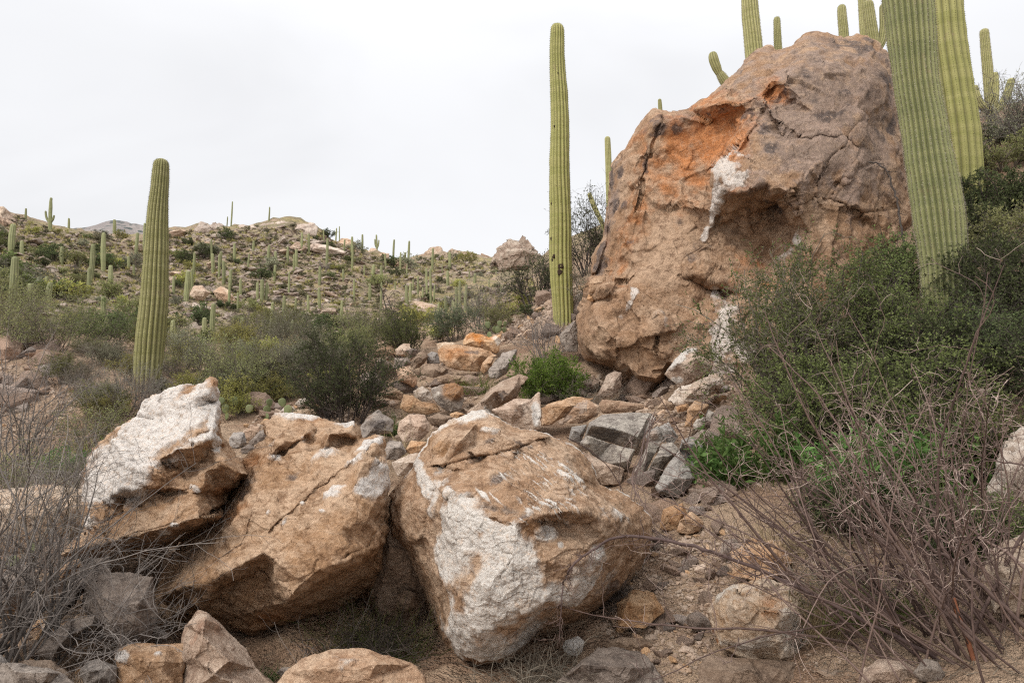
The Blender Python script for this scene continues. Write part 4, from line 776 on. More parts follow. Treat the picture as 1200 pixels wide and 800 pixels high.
def spine_mesh(crest, cn, s, gap, ln, per, seed, w=.0011):
    n, r = crest.shape[:2]; rg = np.random.default_rng(seed)
    us = np.arange(s[0] + .03, s[-1] - .01, gap); k = np.clip(np.searchsorted(s, us), 1, n - 1); f = ((us - s[k - 1]) / (s[k] - s[k - 1] + 1e-9))[:, None, None]
    P = (crest[k - 1] * (1 - f) + crest[k] * f).reshape(-1, 3); D = (cn[k - 1] * (1 - f) + cn[k] * f).reshape(-1, 3)
    P = np.repeat(P, per, 0); D = np.repeat(D, per, 0)
    d = D + rg.normal(0, .75, D.shape); d /= np.linalg.norm(d, axis=1, keepdims=True)
    sd = np.cross(d, rg.normal(0, 1, D.shape)); sd /= np.linalg.norm(sd, axis=1, keepdims=True)
    l = (ln * rg.uniform(.5, 1.2, len(P)))[:, None]
    V = np.stack([P - sd * w, P + sd * w, P + d * l], 1).reshape(-1, 3); T = np.arange(len(V)).reshape(-1, 3)
    return V, T

def saguaro(label, centre, widths, Y, arms=(), mat='cactus', ribs=18, step=.04, spines=(.03, .02, 5, 'spine'), group=None, scar=None, holes=(), depth=.2, seed=1, root=.3):
    """centre: (px,py) top last ... given bottom first"""
    C = np.array([at(p[0], p[1], Y + (p[2] if len(p) > 2 else 0)) for p in centre]); m = Y / FPX; R = np.array(widths) * m / 2
    d0 = C[0] - C[1]; d0 /= np.linalg.norm(d0); C = np.vstack([C[0] + d0 * root, C]); R = np.append(R[0], R)
    base = C[0].copy()
    t = thing('saguaro', label, 'saguaro cactus', base, group)
    P, Rr = capped(C - base, R, step); sg = np.arange(len(Rr)) * step; Rr = Rr * (1 + .035 * perlin(np.stack([sg * 1.7, sg * 0 + seed * 3.3, sg * 0], -1), seed) + .02 * perlin(np.stack([sg * 6, sg * 0 + seed, sg * 0], -1), seed + 1))
    P = P + np.stack([perlin(np.stack([sg * .8, sg * 0 + seed, sg * 0], -1), seed + 2), 0 * sg, 0 * sg], -1) * .03 * np.minimum(1, R[0] / .15)
    V, Q, T, mk, cr, cn, s = column_surface(P, Rr, ribs, depth=depth, seed=seed, scar=scar)
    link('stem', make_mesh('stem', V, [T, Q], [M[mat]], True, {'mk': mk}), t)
    if spines:
        gap, ln, per, sm = spines
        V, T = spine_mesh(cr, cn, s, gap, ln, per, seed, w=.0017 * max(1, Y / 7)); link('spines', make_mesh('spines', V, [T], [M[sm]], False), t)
    for pts, w in arms:
        A = np.array([at(p[0], p[1], Y + (p[2] if len(p) > 2 else 0)) for p in pts]) - base
        P, Rr = capped(A, np.array(w) * m / 2, step * .8)
        V, Q, T, mk, cr, cn, s = column_surface(P, Rr, max(10, ribs - 5), depth=depth, seed=seed + 3)
        a = link('arm', make_mesh('arm', V, [T, Q], [M[mat]], True, {'mk': mk}), t)
    for hx, hy, hr in holes:      # woodpecker holes: raised dark caps, the shade inside put into their colour
        p = at(hx, hy, Y); k = np.argmin(np.abs(C[:, 2] - p[2])); cy = np.interp(p[2], C[:, 2], C[:, 1]); rad = np.interp(p[2], C[:, 2], R); cx = np.interp(p[2], C[:, 2], C[:, 0])
        dx = np.clip(p[0] - cx, -rad * .85, rad * .85); fy = cy - math.sqrt(max(rad * rad - dx * dx, 1e-6)) * .93
        rr = hr * m; a = np.arange(14) / 14 * 2 * math.pi; nv = np.array([dx, fy - cy, 0]); nv /= np.linalg.norm(nv); tx = np.array([-nv[1], nv[0], 0]); cc = np.array([cx + dx, fy, p[2]]) - base
        rg = np.random.default_rng(int(hy)); wob = 1 + rg.uniform(-.15, .15, 14)
        ring = lambda q, o: cc + nv * o + (np.cos(a) * q * wob)[:, None] * tx * rr + (np.sin(a) * q * wob * 1.15)[:, None] * np.array([0, 0, 1]) * rr
        V = np.vstack([ring(1.25, -.02), ring(1.1, .006), ring(.8, .012), ring(.4, .010), (cc + nv * .008)[None]]); j = np.arange(14); jn = (j + 1) % 14
        Q = np.vstack([np.stack([j + 14 * q, jn + 14 * q, jn + 14 * q + 14, j + 14 * q + 14], -1) for q in range(3)]); T = np.stack([42 + j, 42 + jn, np.full(14, 56)], -1)
        link('nest_hole', make_mesh('nest_hole', V, [T, Q], [M['hole']], True), t)
    return t

def build_saguaros():
    S = saguaro
    S('tall straight saguaro at left rising from grey brush, scarred at its foot', [(171, 470), (173, 440), (176, 400), (180, 345), (184, 285), (187, 230), (189, 186)], [31, 31, 31.5, 31, 26, 20, 17], 10.2, ribs=17, mat='cactus', spines=(.03, .022, 5, 'spine_d'), scar=.95, seed=2)
    S('tallest lone saguaro in the middle, pocked with small dark nest holes', [(660, 392), (659, 360), (658, 330), (657, 290), (656, 200), (655, 110), (653, 60), (653, 28)], [24, 25, 27, 27, 24, 21, 18, 16.5], 12.6, ribs=15, mat='cactus_y', spines=(.035, .02, 4, 'spine_d'), seed=5, scar=.7,
      holes=[(645, 281, 1.6), (648, 302, 1.9), (647, 306, 1.5), (656, 314, 2.6), (655, 321, 2.6), (649, 151, .9), (651, 221, .8), (656, 240, .8), (661, 262, .8), (653, 90, .8), (644, 240, 1)])
    S('thick green saguaro on the right in front of the giant boulder', [(1112, 420), (1110, 365), (1107, 315), (1099, 258), (1090, 200), (1082, 140), (1075, 95), (1068, 40), (1063, 0), (1052, -80), (1040, -170)], [46, 46, 50, 53, 52, 48, 47, 52, 54, 50, 38], 6.7, ribs=24, mat='cactus_g', spines=(.024, .020, 8, 'spine'), step=.025, seed=9, depth=.2, scar=.5)
    S('smooth yellow green saguaro directly behind the thick right hand one', [(1134, 300), (1130, 240), (1126, 190), (1118, 120), (1111, 50), (1106, 0), (1100, -70), (1094, -140)], [42, 44, 45, 44, 42, 40, 38, 30], 8.6, ribs=14, mat='cactus_y', spines=(.03, .016, 4, 'spine_d'), step=.03, seed=12, depth=.17)
    S('stout saguaro cut off by the top edge, behind the top of the giant boulder', [(889, 110), (884, 66), (880, 20), (877, -20), (874, -70)], [21, 21, 20, 18, 15], 13.5, ribs=16, seed=14)
    S('short slim saguaro tip just right of the stout one atop the giant boulder', [(913, 100), (912, 60), (911, 40), (910, 20)], [9.5, 9.5, 8.5, 7.5], 14.5, ribs=12, spines=(.05, .02, 4, 'spine_d'), seed=15)
    S('finger like saguaro tip standing alone above the crown of the giant boulder', [(992, 90), (989, 42), (987, 22), (986, 6)], [11, 11, 10.5, 9.5], 14, ribs=13, seed=16)
    S('saguaro with a curved right arm peeking over the crown of the giant boulder', [(1030, 95), (1024, 50), (1020, 25), (1017, 1)], [13, 13, 13, 12], 13.4, ribs=14, seed=17,
      arms=[([(1022, 62), (1029, 58), (1034, 48), (1036, 30), (1035, 5)], [8, 9, 10, 10, 9])])
    S('plain saguaro column behind the one with the curved arm', [(1016, 95), (1013, 40), (1011, 0), (1009, -60)], [10, 10, 10, 9], 15.5, ribs=13, seed=18)
    S('small bent two jointed saguaro arm tip on the left edge of the giant boulder', [(866, 130), (858, 108), (849, 95), (842, 84)], [9, 11, 12, 9.5], 12.2, ribs=13, seed=19, root=.1,
      arms=[([(843, 87), (840, 80), (836, 70), (835, 61)], [8, 11, 11.5, 10])])
    S('tiny saguaro tip next to a leafy sprig on the left shoulder of the giant boulder', [(774, 170), (774, 132), (773.5, 124), (773, 116)], [5, 5, 5, 4.5], 16, ribs=10, spines=None, seed=20)
    S('slim saguaro with one low left arm between the middle saguaro and the giant boulder', [(716, 330), (715, 260), (714, 220), (712, 160)], [7.5, 8, 8, 7], 19, ribs=12, spines=None, seed=21,
      arms=[([(710, 272), (703, 256), (696, 242), (690, 226)], [5, 5.5, 6, 5])])
    S('many armed saguaro at the upper right edge beside bare twigs', [(1166, 170), (1161, 130), (1157, 80), (1153, 34)], [10, 11, 11, 9.5], 13, ribs=14, seed=23,
      arms=[([(1163, 125), (1165, 118), (1166, 105), (1165, 85)], [8, 10, 9.5, 8.5]), ([(1165, 132), (1172, 126), (1180, 112), (1186, 92)], [7, 9, 9, 8.5]), ([(1160, 132), (1151, 126), (1145, 115), (1142, 100)], [7, 8.5, 8.5, 7])])
    # ---- the many small ones on the hillside
    z1 = [(40,185,290,22),(47,300,470,28),(76,245,300,13),(218,265,330,13),(318,255,390,18),(310,340,440,15),(363,215,350,17),(388,330,430,17),(107,395,465,24),(170,390,460,22),(160,370,420,12),(365,440,520,18),(655,350,470,18),(680,285,370,10),(715,515,600,18),(748,465,565,19),(785,315,400,13),(809,345,410,13),(608,525,600,18),(920,380,460,15),(905,390,450,10),(965,330,390,10),(1010,265,310,8),(890,245,285,9),(1085,220,290,10),(1060,215,290,9),(1122,410,490,12),(950,460,600,14),(1027,525,640,14),(850,515,550,14),(750,615,650,12),(1147,235,330,10),(940,400,440,9),(0,340,400,20),(62,375,420,16),(140,360,400,14),(400,170,230,12),(480,215,300,12),(508,180,300,11),(580,540,600,14),(240,165,215,8),(470,330,370,9),(1080,540,610,12),(20,400,440,14),(280,300,340,10),(450,300,350,10)]
    z2 = [(73,222,290,8),(10,240,290,7),(38,260,350,8),(45,380,460,8),(155,290,340,7),(207,285,350,7),(230,330,370,6),(302,340,450,8),(314,340,470,9),(270,370,440,8),(415,385,520,12),(370,450,490,8),(390,455,480,8),(350,480,520,6),(370,480,520,6),(450,350,390,5),(470,370,400,5),(478,440,480,6),(500,420,440,5),(140,390,500,8),(580,340,370,5),(610,330,360,4),(420,330,345,4),(355,330,360,4),(325,400,460,7),(285,410,460,7),(100,400,440,7),(190,390,430,6),(250,380,430,6),(440,400,440,5),(520,380,420,5),(545,350,380,4),(560,400,440,5),(405,410,470,7),(80,330,370,6)]
    far = [(x / 3, 200 + a / 3, 200 + b / 3, w / 3) for x, a, b, w in z1] + [(400 + x / 3, 200 + a / 3, 200 + b / 3, w / 3) for x, a, b, w in z2]
    rq = np.random.default_rng(321)
    for px_, py_ in zip(rq.uniform(200, 560, 46), rq.uniform(300, 380, 46)):
        hq = rq.uniform(14, 30); far.append((px_, py_ - hq, py_, rq.uniform(2.2, 4.2)))
    protos = []
    for k in range(4):
        hh = np.linspace(0, 1, 7); C = np.stack([.012 * np.sin(hh * 3 + k), .01 * np.cos(hh * 2 + k), hh], -1); Rr = np.interp(hh, [0, .3, .7, 1], [.8, 1, .95, .75]) * .05
        P, R2 = capped(C, Rr, .05); V, Q, T, mk, *_ = column_surface(P, R2, 9, per=4, depth=.2, seed=k)
        protos.append(make_mesh('saguaro', V, [T, Q], [M['cactus_far']], True, {'mk': mk}))
    sky = [(812/3, 200+105/3, 200+185/3, 1.9), (798/3, 200+160/3, 200+187/3, 1.4), (945/3, 200+125/3, 200+183/3, 1.9), (88/3, 200+130/3, 200+185/3, 2.6), (527/3, 200+92/3, 200+200/3, 2.2), (1138/3, 200+205/3, 200+225/3, 1.7), (1180/3, 200+200/3, 200+226/3, 1.8), (1195/3, 198+200/3, 200+226/3, 1.4)]
    for grp, lst in ((0, far), (1, sky)):
        for q, (px, tp, bt, w) in enumerate(lst):
            Y = hit(px, bt)[0]
            if grp: Y = [142, 142, 142, 120, 142, 138, 138, 138][q]
            if not np.isfinite(Y): Y = 140.
            h = (bt - tp) * Y / FPX; p = at(px, bt, Y); d = h * .06; p[2] -= d
            if grp: top = p[2] + h + d; p[2] = min(p[2], float(zg(p[:1], p[1:2])[0]) - .4); h = top - p[2] - d
            o = link('saguaro', protos[q % 4], None, p); o.scale = (w * Y / FPX / .1, w * Y / FPX / .1, h + d); o.rotation_euler = (random.uniform(-.03, .03), random.uniform(-.03, .03), random.uniform(0, 6))
            if grp: tag(o, 'thin dark saguaro silhouetted against the sky on the far ridge', 'saguaro cactus', 'saguaros on the skyline of the hill')
            else: tag(o, 'small upright green saguaro growing among rocks on the far hillside', 'saguaro cactus', 'saguaros scattered over the hillside')
    S('armed saguaro standing highest on the left skyline near the far mountain', [(58.7, 275), (58.7, 262), (59, 245), (60, 231.5)], [4.2, 4.2, 4.0, 3], 118, ribs=9, spines=None, mat='cactus_far', step=.5, seed=31, root=1.0, arms=[([(58, 261), (55, 258), (53.6, 253), (53.5, 247)], [2.5, 2.6, 2.6, 2.2]), ([(60, 260), (62.5, 257), (63.5, 252)], [2.5, 2.6, 2])])
    S('saguaro with short arms on the far ridge left of the second summit', [(441.5, 310), (441.5, 298), (441.5, 286), (441, 275)], [2.6, 2.6, 2.4, 2], 144, ribs=9, spines=None, mat='cactus_far', step=.5, seed=33, root=1.0, arms=[([(441, 292), (443.5, 289), (444, 281)], [1.8, 1.9, 1.6]), ([(441, 290), (439.5, 288), (439.3, 280)], [1.6, 1.8, 1.5])])

# ------------------------------------------------------------------ branching plants (numpy batches)
def norm(v): return v / np.maximum(np.linalg.norm(v, axis=-1, keepdims=True), 1e-9)

def grow(P, D, L, n, wob, trop=(0, 0, 0), rg=RNG, curl=0.0):
    """batch of M crooked twigs: returns (M,n+1,3)"""
    m = len(P); pts = [P]; d = norm(D); step = (L / n)[:, None]; bias = rg.normal(0, 1, (m, 3)) * curl
    for k in range(n):
        d = norm(d + rg.normal(0, wob, (m, 3)) + bias / n + np.asarray(trop) / n)
        pts.append(pts[-1] + d * step)
    return np.stack(pts, 1)

def spawn(B, R, nb, t0, t1, ang, rg=RNG):
    """nb children per parent twig: start points, directions, radii, position along the parent"""
    m, n1 = B.shape[:2]; idx = np.repeat(np.arange(m), nb); t = rg.uniform(t0, t1, len(idx)) * (n1 - 1)
    k = np.clip(t.astype(int), 0, n1 - 2); f = (t - k)[:, None]
    P = B[idx, k] * (1 - f) + B[idx, k + 1] * f; T = norm(B[idx, k + 1] - B[idx, k])
    side = norm(np.cross(T, rg.normal(0, 1, T.shape))); a = rg.uniform(ang * .6, ang * 1.3, len(idx))[:, None]
    return P, T * np.cos(a) + side * np.sin(a), R[idx, k] * (1 - f[:, 0]) + R[idx, k + 1] * f[:, 0], t / (n1 - 1)

def taper(m, n1, r0, r1): return np.linspace(0, 1, n1)[None] * (np.reshape(r1, (-1, 1)) - np.reshape(r0, (-1, 1))) + np.reshape(r0, (-1, 1)) * np.ones((m, 1))

class Geo:
    def __init__(s): s.V = []; s.F3 = []; s.F4 = []; s.n = 0
    def add(s, V, F3=None, F4=None):
        V = np.asarray(V).reshape(-1, 3)
        if F3 is not None and len(F3): s.F3.append(F3 + s.n)
        if F4 is not None and len(F4): s.F4.append(F4 + s.n)
        s.V.append(V); s.n += len(V)
    def tubes(s, B, R, k=4):
        m, n1 = B.shape[:2]
        T = norm(np.gradient(B, axis=1)); ref = np.where(np.abs(T[..., 2:3]) > .9, np.array([1., 0, 0]), np.array([0, 0, 1.]))
        X = norm(np.cross(T, ref)); Yv = np.cross(T, X); a = np.arange(k) / k * 2 * math.pi
        V = B[:, :, None] + R[:, :, None, None] * (np.cos(a)[:, None] * X[:, :, None] + np.sin(a)[:, None] * Yv[:, :, None])
        base = (np.arange(m) * n1 * k)[:, None, None]; i = np.arange(n1 - 1)[None, :, None] * k; j = np.arange(k)[None, None]; jn = (j + 1) % k
        Q = np.stack(np.broadcast_arrays(base + i + j, base + i + jn, base + i + k + jn, base + i + k + j), -1).reshape(-1, 4)
        s.add(V, None, Q)
    def leaves(s, P, D, ln, w, rg=RNG, fold=0.15):
        D = norm(D); S = norm(np.cross(D, rg.normal(0, 1, D.shape))); Nn = np.cross(D, S); ln = np.reshape(ln, (-1, 1)) * np.ones((len(P), 1)); w = np.reshape(w, (-1, 1)) * np.ones((len(P), 1))
        mid = P + D * ln * .45 + Nn * ln * fold
        V = np.stack([P, mid + S * w, P + D * ln, mid - S * w], 1)
        s.add(V, None, np.arange(len(P) * 4).reshape(-1, 4))
    def mesh(s, name, mat, smooth=False):
        return make_mesh(name, np.vstack(s.V), [np.vstack(f) for f in (s.F3, s.F4) if f], [mat], smooth)

def twig_leaves(geo, B, per, ln, w, rg=RNG, t0=.15, spread=1.0):
    P, D, _, _ = spawn(B, np.ones(B.shape[:2]), per, t0, 1.0, .9 * spread, rg)
    geo.leaves(P, D + rg.normal(0, .35, D.shape), ln * rg.uniform(.6, 1.3, len(P)), w * rg.uniform(.6, 1.3, len(P)), rg)

def bush(H, W, seed, stems=18, b1=5, b2=4, r=.012, wob=.22, up=.25, leaf=None, per=0, t0=.25, base=.12, l1=.5, l2=.22, spread=1.0, depth=1.0, low=False):
    """returns branch geometry and leaf geometry of a bush H high and W wide"""
    rg = np.random.default_rng(seed); br = Geo(); lf = Geo()
    a = rg.uniform(0, 2 * math.pi, stems); q = np.sqrt(rg.uniform(.02, 1, stems))
    P = np.stack([np.cos(a) * base * W * q, np.sin(a) * base * W * q * depth, np.full(stems, -.05 * H)], -1)
    tip = np.stack([np.cos(a) * W * .47 * q * spread, np.sin(a) * W * .47 * q * depth * spread, H * np.sqrt(np.clip(1.02 - .75 * q ** 2, .1, 1)) * rg.uniform(.62, 1.0, stems)], -1)
    D = tip - P; L = np.linalg.norm(D, axis=1) * .95
    B1 = grow(P, D, L, 8, wob * .6, (0, 0, up), rg); R1 = taper(stems, 9, r * rg.uniform(.7, 1.2, stems), r * .3)
    br.tubes(B1, R1, 5)
    P, D, rr, t = spawn(B1, R1, b1, t0, .98, .8, rg); B2 = grow(P, D, l1 * L.mean() * (1.15 - .6 * t) * rg.uniform(.5, 1.15, len(P)), 5, wob, (0, 0, up), rg); R2 = taper(len(P), 6, rr * .62, r * .18)
    br.tubes(B2, R2, 4)
    P, D, rr, t = spawn(B2, R2, b2, .15, 1, .85, rg); B3 = grow(P, D, l2 * L.mean() * rg.uniform(.4, 1.2, len(P)), 4, wob, (0, 0, up * .6), rg); R3 = taper(len(P), 5, rr * .7, r * .13)
    br.tubes(B3, R3, 3)
    if leaf:
        twig_leaves(lf, B3, per, leaf[0], leaf[1], rg, .05); twig_leaves(lf, B2, max(1, per), leaf[0], leaf[1], rg, .3)
    return br, lf

M.update(
 bark=bark_mat('grey_brown_bark', (.082, .067, .05), (.185, .158, .122)), bark_g=bark_mat('silver_grey_bark', (.085, .072, .064), (.205, .178, .158)), bark_r=bark_mat('red_brown_bark', (.06, .037, .031), (.165, .112, .092)),
 bark_x=bark_mat('dark_purple_bark', (.038, .024, .022), (.10, .066, .058)),
 bark_p=bark_mat('pinkish_grey_twig', (.20, .14, .115), (.42, .325, .275)), bark_d=bark_mat('dark_bark', (.03, .024, .02), (.08, .062, .052)), straw=leaf_mat('straw', (.34, .27, .14), (.44, .37, .21), .2), rust=bark_mat('rusty_dead_stem', (.12, .042, .022), (.23, .09, .045)),
 lf_dark=leaf_mat('dark_olive_leaves', (0.072, 0.091, 0.042), (0.137, 0.163, 0.072), .25, 2.0), lf_main=leaf_mat('fine_green_leaves', (0.112, 0.140, 0.050), (0.207, 0.241, 0.090), .3, 1.6), lf_feather=leaf_mat('feathery_green_leaves', (.10, .165, .03), (.185, .26, .055), .35, 3),
 lf_weed=leaf_mat('bright_weed_leaves', (.085, .16, .045), (.16, .26, .085), .35, 3), lf_olive=leaf_mat('olive_leaves', (0.211, 0.227, 0.089), (0.356, 0.356, 0.162), .3, 1.2), lf_grey=leaf_mat('grey_green_leaves', (0.224, 0.232, 0.149), (0.359, 0.351, 0.239), .25, 1.2),
 lf_blue=leaf_mat('blue_green_leaves', (0.138, 0.188, 0.106), (0.225, 0.275, 0.163), .3, 1.2), lf_yellow=leaf_mat('yellow_green_leaves', (0.290, 0.290, 0.083), (0.442, 0.414, 0.138), .3, 1), lf_grass=leaf_mat('grass_blades', (0.099, 0.143, 0.039), (0.209, 0.231, 0.077), .35, 3),
 pad=cactus_mat('prickly_pear_skin', (.13, .15, .065), (.18, .195, .09), (.1, .12, .05)))

def put_bush(name, label, cat, px, Y, Hpx, Wpx, seed, bark, leafm=None, group=None, dz=0.0, **kw):
    m = Y / FPX; p = gpt(px, Y, dz)
    br, lf = bush(Hpx * m, Wpx * m, seed, **kw)
    t = thing(name, label, cat, p, group)
    link('branches', br.mesh('branches', M[bark]), t)
    if leafm: link('foliage', lf.mesh('foliage', M[leafm]), t)
    return t
# ------------------------------------------------------------------ the plants
def zpx(px, py, Y): return float(at(px, py, Y)[2])
def by(px, Y):
    """photo row at which the ground lies at distance Y"""
    p = gpt(px, Y); return 456 - (p[2] - 1.6) * FPX / Y

def build_plants():
    B = put_bush
    B('shrub', 'dense dark green shrub among rubble left of the rocky gap', 'shrub', 405, 9.3, 134, 134, 1, 'bark_d', 'lf_dark', stems=40, b1=9, b2=8, r=.008, leaf=(.026, .0078), per=5, t0=.12, l1=.4, l2=.2, up=.5, base=.16)
    B('shrub', 'bright feathery green bush beside the foot of the giant boulder', 'shrub', 645, 9.3, 72, 100, 2, 'bark', 'lf_feather', stems=40, b1=8, b2=6, r=.006, leaf=(.028, .007), per=9, t0=.1, up=.5, l1=.4, base=.2)
    B('shrub', 'bare grey twiggy shrub growing behind the bright green bush', 'bare shrub', 640, 10.8, 74, 96, 3, 'bark_g', None, stems=26, b1=6, b2=5, r=.006)
    B('shrub', 'dark loose shrub left of the tall middle saguaro', 'shrub', 628, 15.5, 92, 78, 4, 'bark_d', 'lf_dark', stems=20, b1=7, b2=6, r=.014, leaf=(.034, .010), per=4, wob=.3, dz=-.1)
    B('shrub', 'dark shrub between the middle saguaro and the giant boulder', 'shrub', 690, 15.5, 110, 60, 5, 'bark_d', 'lf_dark', stems=20, b1=7, b2=6, r=.014, leaf=(.034, .010), per=5, wob=.3)
    B('shrub', 'grey green shrub low against the left side of the giant boulder', 'shrub', 684, 12.6, 74, 44, 6, 'bark', 'lf_grey', stems=16, b1=5, b2=5, r=.008, leaf=(.025, .007), per=3)
    B('shrub', 'small leafy sprig above the left shoulder of the giant boulder', 'shrub', 786, 12.9, 150, 40, 7, 'bark_d', 'lf_dark', stems=8, b1=5, b2=5, r=.008, leaf=(.028, .009), per=2, wob=.3, t0=.6)
    B('shrub', 'thin dark sprig at the left edge of the giant boulder', 'shrub', 724, 13.2, 150, 40, 8, 'bark_d', 'lf_dark', stems=7, b1=4, b2=5, r=.008, leaf=(.028, .009), per=2, wob=.3, t0=.6)
    B('shrub', 'rounded olive shrub right of the left saguaro behind the white faced boulder', 'shrub', 268, 10.2, 96, 96, 9, 'bark', 'lf_olive', stems=26, b1=7, b2=6, r=.007, leaf=(.022, .006), per=4, up=.4)
    B('shrub', 'bare brown twiggy shrub left of the dense dark shrub', 'bare shrub', 322, 11, 78, 84, 10, 'bark', 'lf_grey', stems=26, b1=7, b2=6, r=.006, leaf=(.016, .004), per=1)
    B('shrub', 'yellowish loose shrub at the foot of the left saguaro', 'shrub', 222, 10.8, 86, 90, 11, 'bark', 'lf_yellow', stems=24, b1=6, b2=6, r=.006, leaf=(.02, .005), per=2)
    B('shrub', 'grey brush in front of the left saguaro base', 'bare shrub', 150, 9.3, 70, 140, 12, 'bark_g', 'lf_grey', stems=36, b1=7, b2=6, r=.006, leaf=(.018, .004), per=1)
    B('shrub', 'olive grey brush between the left bank and the white faced boulder', 'shrub', 118, 8.2, 66, 100, 13, 'bark', 'lf_olive', stems=30, b1=7, b2=5, r=.006, leaf=(.02, .005), per=3)
    B('shrub', 'dull green brush above the left bank', 'shrub', 60, 12.5, 86, 140, 14, 'bark', 'lf_olive', stems=34, b1=7, b2=6, r=.008, leaf=(.028, .007), per=4)
    B('shrub', 'mid green shrub at the left edge above the bank', 'shrub', 10, 14.5, 76, 110, 15, 'bark', 'lf_olive', stems=30, b1=7, b2=6, r=.008, leaf=(.03, .008), per=4)
    B('shrub', 'green shrub between the left bank and the left saguaro', 'shrub', 118, 13.8, 66, 90, 16, 'bark', 'lf_main', stems=28, b1=7, b2=6, r=.008, leaf=(.03, .008), per=4)
    B('shrub', 'small green plant left of the white faced boulder', 'shrub', 82, 7.4, 44, 56, 17, 'bark', 'lf_weed', stems=20, b1=5, b2=4, r=.004, leaf=(.03, .007), per=3)
    B('shrub', 'dense olive green shrub behind the left end of the rubble', 'shrub', 474, 13.3, 62, 78, 18, 'bark_d', 'lf_main', stems=26, b1=7, b2=6, r=.008, leaf=(.026, .008), per=5)
    B('shrub', 'blue green rounded shrub behind the large orange brown rock', 'shrub', 533, 14.5, 50, 72, 19, 'bark', 'lf_blue', stems=28, b1=7, b2=6, r=.007, leaf=(.028, .007), per=5)
    B('shrub', 'pale bare shrub right of the blue green one below the rubble slope', 'bare shrub', 565, 16.5, 80, 90, 20, 'bark_g', 'lf_grey', stems=26, b1=7, b2=6, r=.008, leaf=(.026, .006), per=1)
    B('shrub', 'small green shrub at the left foot of the rubble slope', 'shrub', 582, 14, 44, 50, 21, 'bark', 'lf_olive', stems=20, b1=6, b2=5, r=.007, leaf=(.026, .008), per=4)
    B('shrub', 'grey olive shrub behind the dense dark one', 'shrub', 425, 14.5, 78, 84, 22, 'bark', 'lf_olive', stems=26, b1=7, b2=6, r=.007, leaf=(.028, .007), per=3)
    B('shrub', 'pale green shrub behind the bare brown one', 'shrub', 345, 15, 62, 90, 23, 'bark', 'lf_grey', stems=28, b1=7, b2=6, r=.007, leaf=(.03, .008), per=3)
    B('small_tree', 'dark leafless trunked small tree standing in the valley', 'bare tree', 466, 16, 86, 46, 24, 'bark_d', None, stems=5, b1=6, b2=6, r=.026, wob=.25, up=.6, base=.05)
    B('shrub', 'tall dry straw coloured brush beside the bare brown shrub', 'shrub', 345, 12.5, 54, 40, 25, 'straw', 'straw', stems=30, b1=3, b2=3, r=.004, leaf=(.04, .004), per=1)
    # right slope
    B('shrub', 'large fine leaved green bush covering the right foot of the giant boulder', 'shrub', 925, 6.6, 255, 180, 30, 'bark', 'lf_main', stems=38, b1=10, b2=8, r=.011, leaf=(.027, .0080), per=6, t0=.12, wob=.3, l1=.36, l2=.17, base=.2)
    B('shrub', 'dark green bush below the thick right hand saguaro', 'shrub', 1030, 6.2, 215, 165, 31, 'bark_d', 'lf_main', stems=34, b1=10, b2=8, r=.011, leaf=(.027, .0080), per=6, t0=.12, wob=.3, l1=.36, l2=.17, base=.2)
    B('shrub', 'olive green bush to the right of the thick right hand saguaro', 'shrub', 1150, 6.6, 150, 130, 32, 'bark_d', 'lf_dark', stems=30, b1=9, b2=7, r=.011, leaf=(.028, .0080), per=7, t0=.1, wob=.3, l1=.38)
    B('shrub', 'dense shadowy bush higher on the right slope', 'shrub', 1180, 8.2, 82, 130, 33, 'bark_d', 'lf_dark', stems=30, b1=9, b2=8, r=.012, leaf=(.03, .0085), per=9, t0=.08, wob=.3)
    B('shrub', 'grey olive bush below the many armed saguaro', 'shrub', 1175, 11, 26, 100, 34, 'bark', 'lf_dark', stems=28, b1=8, b2=7, r=.012, leaf=(.028, .007), per=4, wob=.3)
    B('shrub', 'bare thorny twigs spread in front of the many armed saguaro', 'bare shrub', 1172, 11.8, 84, 110, 35, 'bark_d', None, stems=12, b1=6, b2=6, r=.012, wob=.4)
    B('shrub', 'grey green brush on the far right slope', 'shrub', 1230, 9.5, 120, 130, 36, 'bark_g', 'lf_grey', stems=26, b1=8, b2=6, r=.010, leaf=(.026, .007), per=3)
    B('shrub', 'bare pinkish twigged bush in front of the fine leaved green bush', 'bare shrub', 985, 4.9, 210, 200, 37, 'bark_p', None, stems=16, b1=4, b2=4, r=.007, wob=.42, l1=.35)
    B('shrub', 'low dark green undergrowth at the right edge', 'shrub', 1165, 5.6, 130, 150, 38, 'bark_d', 'lf_dark', stems=26, b1=8, b2=6, r=.008, leaf=(.024, .007), per=4)
    B('shrub', 'mid green bush between the leafy weeds and the giant boulder', 'shrub', 960, 5.6, 150, 150, 39, 'bark_d', 'lf_main', stems=30, b1=9, b2=7, r=.008, leaf=(.024, .0072), per=8, t0=.1, wob=.3)
    B('shrub', 'dark green bush behind the middle of the red brown canes', 'shrub', 1065, 5.2, 170, 150, 40, 'bark_d', 'lf_main', stems=30, b1=9, b2=7, r=.008, leaf=(.024, .0072), per=8, t0=.1, wob=.3)
    B('shrub', 'shadowy bush at the right edge above the big pale boulder', 'shrub', 1200, 6.0, 180, 150, 41, 'bark_d', 'lf_dark', stems=30, b1=9, b2=7, r=.009, leaf=(.026, .0078), per=8, t0=.1, wob=.3)
    B('shrub', 'low green undergrowth in front of the leafy weeds', 'shrub', 985, 4.6, 80, 150, 42, 'bark_d', 'lf_dark', stems=30, b1=8, b2=6, r=.005, leaf=(.018, .0055), per=6, t0=.05, wob=.3)
    B('shrub', 'low dark green undergrowth beneath the red brown canes', 'shrub', 1100, 4.1, 80, 160, 43, 'bark_d', 'lf_dark', stems=30, b1=8, b2=6, r=.005, leaf=(.018, .0055), per=5, t0=.05, wob=.3)
